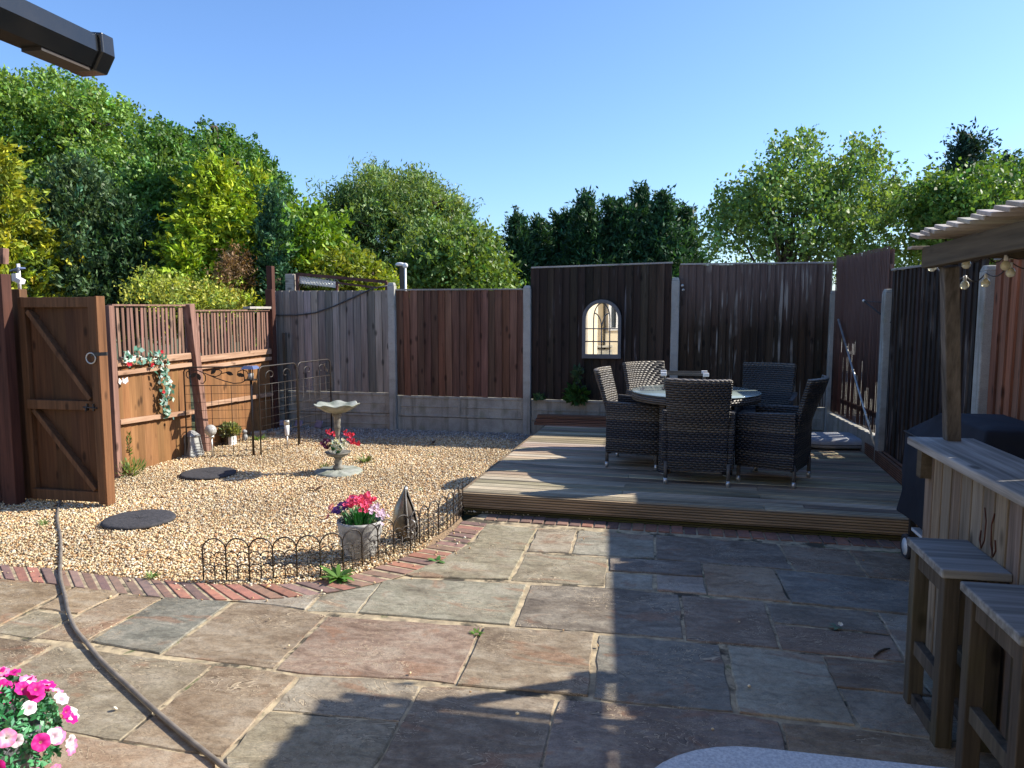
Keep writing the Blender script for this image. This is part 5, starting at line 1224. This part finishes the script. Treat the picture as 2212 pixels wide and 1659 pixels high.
# stepping discs
for (u, v, du, lab, col) in ((450, 1028, 53, 'round black rubber stepping disc in the gravel in front of the trellis', 1), (301, 1129, 70, 'round black rubber stepping disc nearest the open gate', 1)):
    c = xy(G(u, v)); b = MB(); r = .27; rz = random.uniform(0, 3)
    b.lathe([(.0, .012), (r*.96, .012), (r, .022), (r*.985, .036), (r*.9, .042), (r*.6, .0405), (r*.3, .042), (.001, .0405)], (0, 0, 0), 40, fn=lambda rr2, z, q: (rr2*(1+.01*math.sin(q*5)), z+.002*math.sin(q*9+rr2*60)))
    o = b.build('stepping_disc', M['rubber']); o.location = (c.x, c.y, 0); tag(o, lab, 'stepping stone', 'rubber stepping discs')
# slates and small clutter by the back fence
for k, (u, v, w_, lab) in enumerate(((690, 929, .15, 'lilac slate tile leaning against the grey panel base'), (647, 925, .12, 'lilac heart shaped slate left of the leaning tile'), (611, 925, .11, 'lilac slate behind the steel stake light'))):
    c = PY(u, v, 9.72); b = MB(); m_ = Matrix.Rotation(R(-28+18*k), 3, 'Z') @ Matrix.Rotation(R(68), 3, 'X')
    b.box((0, 0, 0), (w_, w_*.72, .012), m_); o = b.build('slate_tile', M['slate'], bevel=.004); o.location = (c.x, 9.70, .075); tag(o, lab, 'slate')
c = xy(G(529, 953)); b = MB(); b.sphere(c+Vector((0, 0, .05)), .045, n=12, sc=(.8, .8, 1.2)).sphere(c+Vector((0, 0, .12)), .032); tag(b.build('stone_figure', M['stoneware'], origin=tuple(c)), 'tiny rounded grey stone figure beside the lantern pole', 'ornament')
c = xy(G(562, 942)); b = MB(); b.box(c+Vector((0, 0, .035)), (.16, .14, .06), R(20)); b.box(c+Vector((.18, .06, .03)), (.14, .10, .05), R(-15)); b.box(c+Vector((-.16, .02, .03)), (.12, .12, .05), R(-35)); tag(b.build('broken_paving', M['concrete2'], origin=tuple(c), bevel=.012), 'broken grey paving pieces in the corner behind the lantern pole', 'stones')

# garland on the side fence
gpts = [ZF(230, 170), ZF(300, 190), ZF(430, 150), ZF(560, 200), ZF(640, 190), ZF(705, 170), ZF(735, 290), ZF(720, 370), ZF(760, 440), ZF(750, 520), ZF(800, 590), ZF(790, 640), ZF(720, 700), ZF(700, 750), ZF(770, 820), ZF(810, 860)]
gw_ = [PX(u, v, LX+.075) for u, v in gpts]; T = thing('ivy_garland', 'artificial ivy garland with red blossoms pinned along the slatted fence rail', 'garland', tuple(gw_[6]))
MB().tube(gw_, .004, 5).build('stem', M['leafart'], T)
cs_, ds_, ns_, cl_ = [], [], [], []
for a, b_ in zip(gw_, gw_[1:]):
    for k in range(11):
        p = a.lerp(b_, random.random())+Vector((random.uniform(0, .03), random.gauss(0, .045), random.gauss(0, .04))); cs_.append(tuple(p)); ds_.append((random.gauss(0, .3), random.gauss(0, 1), random.gauss(0, 1))); ns_.append((1, random.gauss(0, .5), random.gauss(.3, .5)))
        cl_.append(jit(random.choice(((.05, .15, .10), (.14, .28, .22), (.34, .44, .38))), .3))
cs_, ds_, ns_, cl_ = map(np.array, (cs_, ds_, ns_, cl_)); leafmesh('leaves', cs_, ds_, ns_, RNG.uniform(.04, .085, len(cs_)), RNG.uniform(.03, .055, len(cs_)), cl_, M['leafart'], T, tuple(T.location))
b = MB()
for zf in ((715, 110), (320, 255), (600, 270), (735, 590), (345, 240)):
    u, v = ZF(*zf); p = PX(u, v, LX+.10)
    for k in range(2): blossom(b, p+Vector((0, random.gauss(0, .008), random.gauss(0, .008))), .019, (.60, .03, .05), 5, (1, -.3, .2))
b.build('red_blossoms', M['flower'], T)
u, v = ZF(240, 452); p = PX(u, v, LX+.06); b = MB()
for s in (-1, 1): b.add([p, p+Vector((.02, s*.06, .035)), p+Vector((.02, s*.07, -.01)), p+Vector((.01, s*.035, -.035))], [(0, 1, 2, 3)], (1, 1, 1))
b.tube([p+Vector((.012, 0, -.03)), p+Vector((.012, 0, .03))], .005, 5); tag(b.build('butterfly_ornament', M['white'], origin=tuple(p)), 'small white butterfly ornament fixed to the orange fence boards', 'ornament')

# weeds
def weed(p, n_, L_, w, lab, col=(.10, .22, .05), name='weed', rise=.5, cat='weed'):
    b = MB(); p = Vector(p)
    for k in range(n_):
        a = random.uniform(0, 2*math.pi); d = Vector((math.cos(a), math.sin(a), random.uniform(.2, 1)*rise*2)); b.blade(p+Vector((math.cos(a), math.sin(a), 0))*.01, d, L_*random.uniform(.5, 1.1), w*random.uniform(.7, 1.3), (0, 0, 1), jit(col, .3), random.uniform(.1, .4), 4)
    return tag(b.build(name, M['leaf'], origin=tuple(p)), lab, cat)
weed(xy(G(731, 1252))+Vector((0, 0, .012)), 34, .15, .034, 'leafy dandelion clump growing at the brick edging by the wire hoops', (.11, .24, .05), 'dandelion', .45)
weed(xy(G(944, 1216))+Vector((0, 0, .01)), 14, .07, .028, 'small green weed on the brick edging', (.10, .23, .06))
weed(xy(G(330, 1252))+Vector((0, 0, .01)), 26, .08, .008, 'grassy tuft at the edge of gravel and bricks', (.15, .26, .07), 'grass_tuft', .8)
weed(xy(G(96, 1137)), 30, .10, .008, 'grassy tuft in the gravel near the hose', (.16, .22, .07), 'grass_tuft', .8)
weed(xy(G(1030, 1372))+Vector((0, 0, .005)), 22, .045, .010, 'bright green moss tuft growing in a slab joint', (.13, .25, .04), 'moss_tuft', .5)
weed(xy(G(790, 1000)), 60, .16, .012, 'fern like green plant just behind the bird bath', (.14, .19, .06), 'weed', .7)
weed(xy(G(700, 1012)), 30, .12, .012, 'thin green weed at the foot of the bird bath', (.17, .22, .07), 'weed', .6)
weed(xy(G(560, 952)), 40, .16, .018, 'sprawling green weed under the lantern pole', (.14, .24, .06), 'weed', .5)
weed(xy(G(1010, 930)), 22, .14, .02, 'low green weed against the concrete board below the red brown panel', (.08, .14, .05), 'weed', .5)
weed(xy(G(1095, 932)), 22, .14, .02, 'low dark weed beside the post at the deck corner', (.07, .13, .05), 'weed', .4)
for (u, v, l_) in ((930, 985, 'in the middle of the sunlit gravel'), (1000, 1015, 'near the left side of the deck'), (640, 1080, 'in the open gravel below the bird bath shadow'), (580, 1165, 'behind the wire edging'), (905, 1060, 'between ornament and deck')): weed(xy(G(u, v)), 16, .06, .008, 'tiny green sprout '+l_, (.16, .24, .08), 'sprout', .6)
foliage('fence_weed', 'tall feathery green weed growing against the near end of the slatted fence', PX(278, 990, LX+.22)*Vector((1, 1, 0)).length if False else (G(283, 1030).x, G(283, 1030).y, .09), (.15, .15, .10), 260, .07, .010, (.13, .22, .05), (.24, .32, .12), seed=9, up=1.)
foliage('fence_weed', 'slim upright weed shoot above the feathery weed by the fence', (G(279, 1026).x-.03, G(279, 1026).y+.05, .30), (.035, .035, .16), 90, .045, .012, (.10, .20, .05), (.20, .30, .10), seed=12, up=1.)
# climber on mirror panel
T0 = foliage('climbing_weed', 'leafy climber growing up the black panel to the left of the chairs', tuple(PY(1246, 852, BY-.12)), (.17, .08, .15), 120, .11, .075, (.03, .085, .02), (.07, .16, .035), seed=21, up=.1)
T0 = foliage('climbing_weed', 'upper shoot of the climber reaching towards the mirror', tuple(PY(1248, 812, BY-.1)), (.07, .05, .15), 34, .10, .07, (.035, .07, .03), (.06, .11, .05), seed=22, up=.1)
foliage('climbing_weed', 'small sprig poking out of the base of the black panel near its left post', tuple(PY(1163, 858, BY-.1)), (.08, .05, .04), 16, .09, .06, (.03, .08, .03), (.06, .13, .04), seed=23, up=.1)

# hose
hp = [(138, 1072), (131, 1088), (126, 1106), (124.5, 1131), (131, 1165), (131.5, 1213), (131, 1254), (141, 1295), (149, 1332), (163, 1366), (189, 1399), (223, 1440), (282, 1496), (334, 1544), (394, 1596), (472, 1659), (560, 1725), (700, 1800)]
hw = []
P0 = [xy(G(u, v)) for u, v in hp]
for i in range(len(P0)-1):                   # Catmull-Rom through the points
    a, b_, c, d = P0[max(0, i-1)], P0[i], P0[i+1], P0[min(len(P0)-1, i+2)]
    for t in np.linspace(0, 1, 7)[:-1]:
        hw.append(.5*((2*b_)+(c-a)*t+(2*a-5*b_+4*c-d)*t*t+(3*b_-a-3*c+d)*t**3)+Vector((0, 0, .024)))
b = MB(); b.tube([q-Vector((0, 0, .002)) for q in hw], .0108, 10); tag(b.build('garden_hose', M['hose'], origin=tuple(hw[60])), 'long grey brown hose snaking from the gate over gravel and slabs', 'hose')

# petunias bottom left
pc0 = Vector((-2.27, 2.06, -.02)); T = thing('petunia_pot', 'dark grey textured pot at the bottom left corner', 'planter', tuple(pc0))
b = MB(); b.lathe([(.12, 0), (.14, .05), (.165, .16), (.18, .24), (.185, .26), (.16, .26), (.15, .23), (.0, .23)], tuple(pc0), 36, fn=lambda r, z, q: (r*(1+.02*math.sin(q*18+z*120)*math.sin(z*60)), z)); b.build('pot', plain('blue_grey_pot', (.17, .18, .20), (.08, .085, .10), .7, 16, bst=.4), T)
T = thing('petunias', 'pink, magenta and white petunias spilling over the corner pot', 'flowers', tuple(pc0+Vector((0, 0, .25))))
def mnd(out=0.):
    a = random.uniform(0, 2*math.pi); t = random.random()**.8; ph2 = t*1.9
    return Vector((math.cos(a)*.245*math.sin(min(ph2, 1.75))*(1+out), math.sin(a)*.245*math.sin(min(ph2, 1.75))*(1+out), .22+.20*math.cos(ph2)+random.gauss(0, .012)))
for k in range(96):
    p = mnd(.06); nn = Vector((p.x*3.6+random.gauss(0, .25), p.y*3.6-.35, (p.z-.16)*3.2+random.gauss(0, .2))).normalized(); kk = random.random(); r = random.uniform(.022, .032); b = MB()
    if kk < .45: petunia(b, pc0+p+nn*.015, r, (.66, .02, .30), (.50, .015, .22), nn)
    elif kk < .7: petunia(b, pc0+p+nn*.015, r, (.74, .20, .48), (.84, .74, .82), nn)
    else: petunia(b, pc0+p+nn*.015, r, (.82, .76, .82), (.62, .45, .60), nn)
    b.build('blossom', M['flower'], T)
cs_ = np.array([tuple(pc0+mnd(-.08)+Vector((0, 0, -.01))) for k in range(3600)]); n_ = len(cs_); colr = np.array([jit(random.choice(((.03, .17, .06), (.07, .28, .12), (.14, .36, .20))), .25) for k in range(n_)])
leafmesh('leaves', cs_, RNG.normal(size=(n_, 3)), RNG.normal(size=(n_, 3))+np.array((0, -.3, .8)), RNG.uniform(.018, .04, n_), RNG.uniform(.010, .02, n_), colr, M['leafart'], T, tuple(T.location))

# patio litter
c = xy(G(*ZL(1250, 885))); T = thing('fallen_sprig', 'small green sprig with a pale bloom dropped on the shaded slabs', 'sprig', tuple(c)); b = MB()
for k in range(9): a = random.uniform(0, 6.28); b.blade(c+Vector((random.gauss(0, .02), random.gauss(0, .012), .012)), (math.cos(a), math.sin(a), .25), .04, .014, (0, 0, 1), jit((.10, .17, .10), .3), .2)
b.build('leaves', M['leafart'], T); b = MB(); blossom(b, c+Vector((.03, 0, .028)), .014, (.8, .8, .75), 5, (0, -.5, 1)); b.build('bloom', M['flower'], T)
c = [xy(G(*ZL(x, y)))+Vector((0, 0, .013)) for x, y in ((1470, 1050), (1500, 1025), (1530, 1012), (1560, 1008))]; tag(MB().tube(c, [.003, .006, .006, .003], 6).build('twig', M['bark'], origin=tuple(c[0])), 'curved dark twig lying on the shaded slabs', 'twig')
for (u, v, lab) in ((850, 970, 'dead brown leaf on the far gravel'), (936, 962, 'curled dark brown leaf near the grey pebbles'), (682, 1063, 'small brown twig leaf in the open gravel')):
    p = xy(G(u, v))+Vector((0, 0, .025)); b = MB()
    for k in range(4): a = random.uniform(0, 6.28); b.blade(p, (math.cos(a), math.sin(a), .35), .09, .04, (0, 0, 1), jit((.07, .03, .015), .2), .1)
    tag(b.build('dead_leaf', M['leafart'], origin=tuple(p)), lab, 'leaf')

# ================================================================== TREES
GA, GB_ = (.08, .17, .03), (.27, .42, .09)
tree('oak_tree', 'tall broad leafed tree high at the far left', 22, [(40, 335, 110, 130), (140, 300, 75, 90), (135, 212, 46, 44), (225, 275, 52, 62), (284, 348, 26, 48), (0, 235, 60, 62), (70, 470, 190, 130), (250, 420, 80, 90)], 2300, 30, .5, .115, .07, GA, GB_, seed=31, spread=.13, trunk=.2, thick=2.2, rmin=.45, wild=.8, lumps=4)
tree('lime_tree', 'dark green tree with an upright crown between the oak and the yellow conifer', 19, [(392, 435, 48, 85), (394, 335, 24, 40), (422, 350, 14, 34), (335, 460, 50, 75), (395, 550, 110, 95)], 1900, 28, .36, .10, .062, (.045, .12, .026), (.17, .31, .065), seed=32, up=1.6, spread=.10, lumps=3, trunk=.2, thick=2.0)
tree('hornbeam_tree', 'dark pointed tree whose spires rise behind the yellow conifers', 18, [(522, 475, 56, 72), (511, 352, 11, 58), (549, 385, 14, 44), (484, 400, 12, 38), (582, 450, 18, 55), (500, 550, 90, 85)], 1800, 28, .34, .095, .06, (.04, .11, .024), (.14, .28, .055), seed=33, up=1.8, spread=.09, lumps=2, trunk=.18, thick=1.8)
GOLD, GOLD2 = (.20, .24, .018), (.42, .40, .035)
conifer('golden_conifer', 'golden yellow conifer at the left edge above the arch', 10.5, -20, 300, 700, 120, 900, 26, .5, .11, .035, (.07, .13, .012), (.30, .34, .025), 41, .35, .05, tipc=(.44, .44, .035), p=.7, leaders=5)
conifer('dark_cypress', 'dense dark blue green cypress above the open gate', 11.5, 165, 355, 700, 150, 2100, 26, .42, .09, .035, (.028, .065, .024), (.07, .13, .05), 42, 1.0, .055, p=.6, tipc=(.10, .17, .07), leaders=9)
conifer('dark_cypress', 'second dark cypress reaching down behind the garland fence', 11.5, 262, 440, 720, 90, 1000, 26, .4, .09, .035, (.02, .055, .02), (.05, .11, .035), 43, .9, .055, p=.6, leaders=5)
conifer('golden_cypress', 'bright yellow green cypress with drooping sprays above the slatted fence', 12, 462, 345, 720, 150, 2300, 26, .5, .11, .035, (.06, .15, .012), (.28, .42, .022), 44, .1, .05, tipc=(.46, .54, .03), p=.75, wild=.4, leaders=8)
conifer('golden_cypress', 'narrow yellow cypress spire to the right of the bright yellow one', 12.4, 552, 372, 720, 62, 700, 26, .45, .10, .035, (.06, .13, .012), (.24, .33, .028), 45, .6, .05, tipc=(.46, .52, .03), p=.85, leaders=4)
tree('golden_shrub', 'pale yellow variegated shrub just above the slatted fence', 11.2, [(440, 660, 80, 36), (365, 630, 36, 36), (500, 662, 40, 30)], 600, 22, .28, .055, .028, (.12, .20, .03), (.60, .60, .12), 'leaf' and .4, .07, 'leaf', 1.0, 46, trunk=.05)
tree('brown_shrub', 'dying brown patch of conifer beside the tall split post', 11.6, [(508, 600, 22, 55)], 120, 22, .28, .06, .02, (.16, .09, .04), (.27, .17, .09), .4, .05, 'needle', .4, 47, trunk=.05)
conifer('blue_cypress', 'slim blue green cypress behind the tall corner post', 11.6, 588, 410, 720, 34, 420, 26, .35, .08, .03, (.03, .09, .045), (.06, .15, .07), 48, .8, .04, p=.5)
tree('hedge_bush', 'lime green bush above the grey fence panel', 13, [(665, 545, 68, 82), (640, 600, 60, 60), (720, 590, 50, 50)], 800, 24, .4, .10, .055, (.09, .20, .02), (.25, .38, .04), .3, .08, 'leaf', 1.0, 49, trunk=.08)
tree('hedge_bush', 'yellow green conifer hedge behind the rusty gate frame', 12.6, [(760, 605, 62, 42), (700, 620, 40, 40), (815, 630, 40, 36)], 560, 24, .34, .09, .04, (.12, .19, .02), (.34, .36, .035), .3, .07, 'leaf', .8, 50, trunk=.06)
tree('willow_tree', 'large rounded willow like tree beyond the back fence', 20, [(865, 530, 155, 130), (865, 440, 95, 55), (780, 480, 60, 55), (960, 520, 70, 70), (740, 580, 60, 90), (880, 640, 150, 90)], 3600, 26, .42, .125, .036, (.075, .14, .04), (.24, .34, .11), seed=51, up=.8, spread=.13, lumps=6, trunk=.3, thick=2.4)
tree('birch_bush', 'light green bush in front of the dark evergreens', 17, [(1010, 580, 75, 75), (930, 610, 70, 70), (1040, 630, 60, 50), (960, 560, 50, 50)], 1100, 22, .5, .11, .06, (.07, .14, .03), (.19, .28, .07), seed=52, up=.3, spread=.12, trunk=.12, thick=1.4)
tops = [(1120, 478, 40), (1162, 486, 38), (1212, 470, 42), (1266, 430, 44), (1322, 440, 40), (1384, 412, 46), (1432, 424, 42), (1478, 455, 36), (1240, 462, 40), (1352, 450, 44)]
wl = ['left end', 'second from left', 'third from left', 'fourth from left', 'fifth from left', 'tallest above the post', 'just right of the tallest', 'right end', 'short one under the fourth tip', 'short one left of the tallest']
for k, (u, v, h) in enumerate(tops):
    conifer('leylandii_tree', 'dark green evergreen in the row beyond the black fence, '+wl[k], 24+(k % 3)*.8, u, v, 720, h*2.1, 1000, 24, .7, .18, .06, (.016, .055, .024), (.045, .115, .045), 60+k, .75, .10, group='row of dark evergreens beyond the fence', p=1.05)
tree('apple_tree', 'loose light green tree above the far right fence corner', 13.5, [(1700, 488, 130, 105), (1715, 368, 52, 60), (1600, 508, 85, 80), (1820, 458, 90, 105), (1845, 368, 28, 50), (1900, 498, 90, 90), (1640, 438, 50, 55), (1780, 578, 180, 60), (1945, 438, 45, 55)], 1500, 18, .42, .078, .05, (.09, .16, .04), (.23, .37, .11), seed=71, up=1.2, spread=.075, trunk=.06, thick=1.5, rmin=.35, wild=.6, lumps=6)
tree('plum_tree', 'light green leafy tree behind the bar roof at the right', 12.5, [(2120, 480, 100, 100), (2050, 510, 70, 90), (2200, 440, 70, 80), (2150, 550, 130, 70), (2030, 450, 40, 50)], 1500, 18, .38, .078, .05, (.07, .15, .03), (.20, .34, .07), seed=72, up=.9, spread=.085, trunk=.06, thick=1.2, wild=.6)
conifer('dark_conifer', 'dark layered conifer rising at the far right above the plum tree', 19, 2090, 285, 640, 105, 620, 22, .7, .14, .05, (.014, .04, .022), (.04, .085, .045), 73, .25, .10, p=.7)
conifer('dark_conifer', 'smaller dark conifer tip right of the layered one', 19.5, 2172, 325, 640, 60, 300, 22, .6, .14, .05, (.014, .04, .022), (.04, .085, .045), 74, .3, .10, p=.7)
b = MB(); b.prism([(2.75, 7), (14, 7), (14, 40), (2.75, 40)], -.05, -.02); tag(b.build('added_bright_sheet', M['concrete2']), kind='structure')  # pale sheet added beyond the fence so the slat gaps show bright
# beyond the right fence: pale wall added so the slat gaps look bright
T = thing('added_bright_wall', 'pale wall added to brighten the gaps of the slatted panel', 'wall', (6, 11, 0)); b = MB(); b.box((7.5, 13, 1.1), (7, .2, 2.2)); b.build('wall', M['plaster'], T)
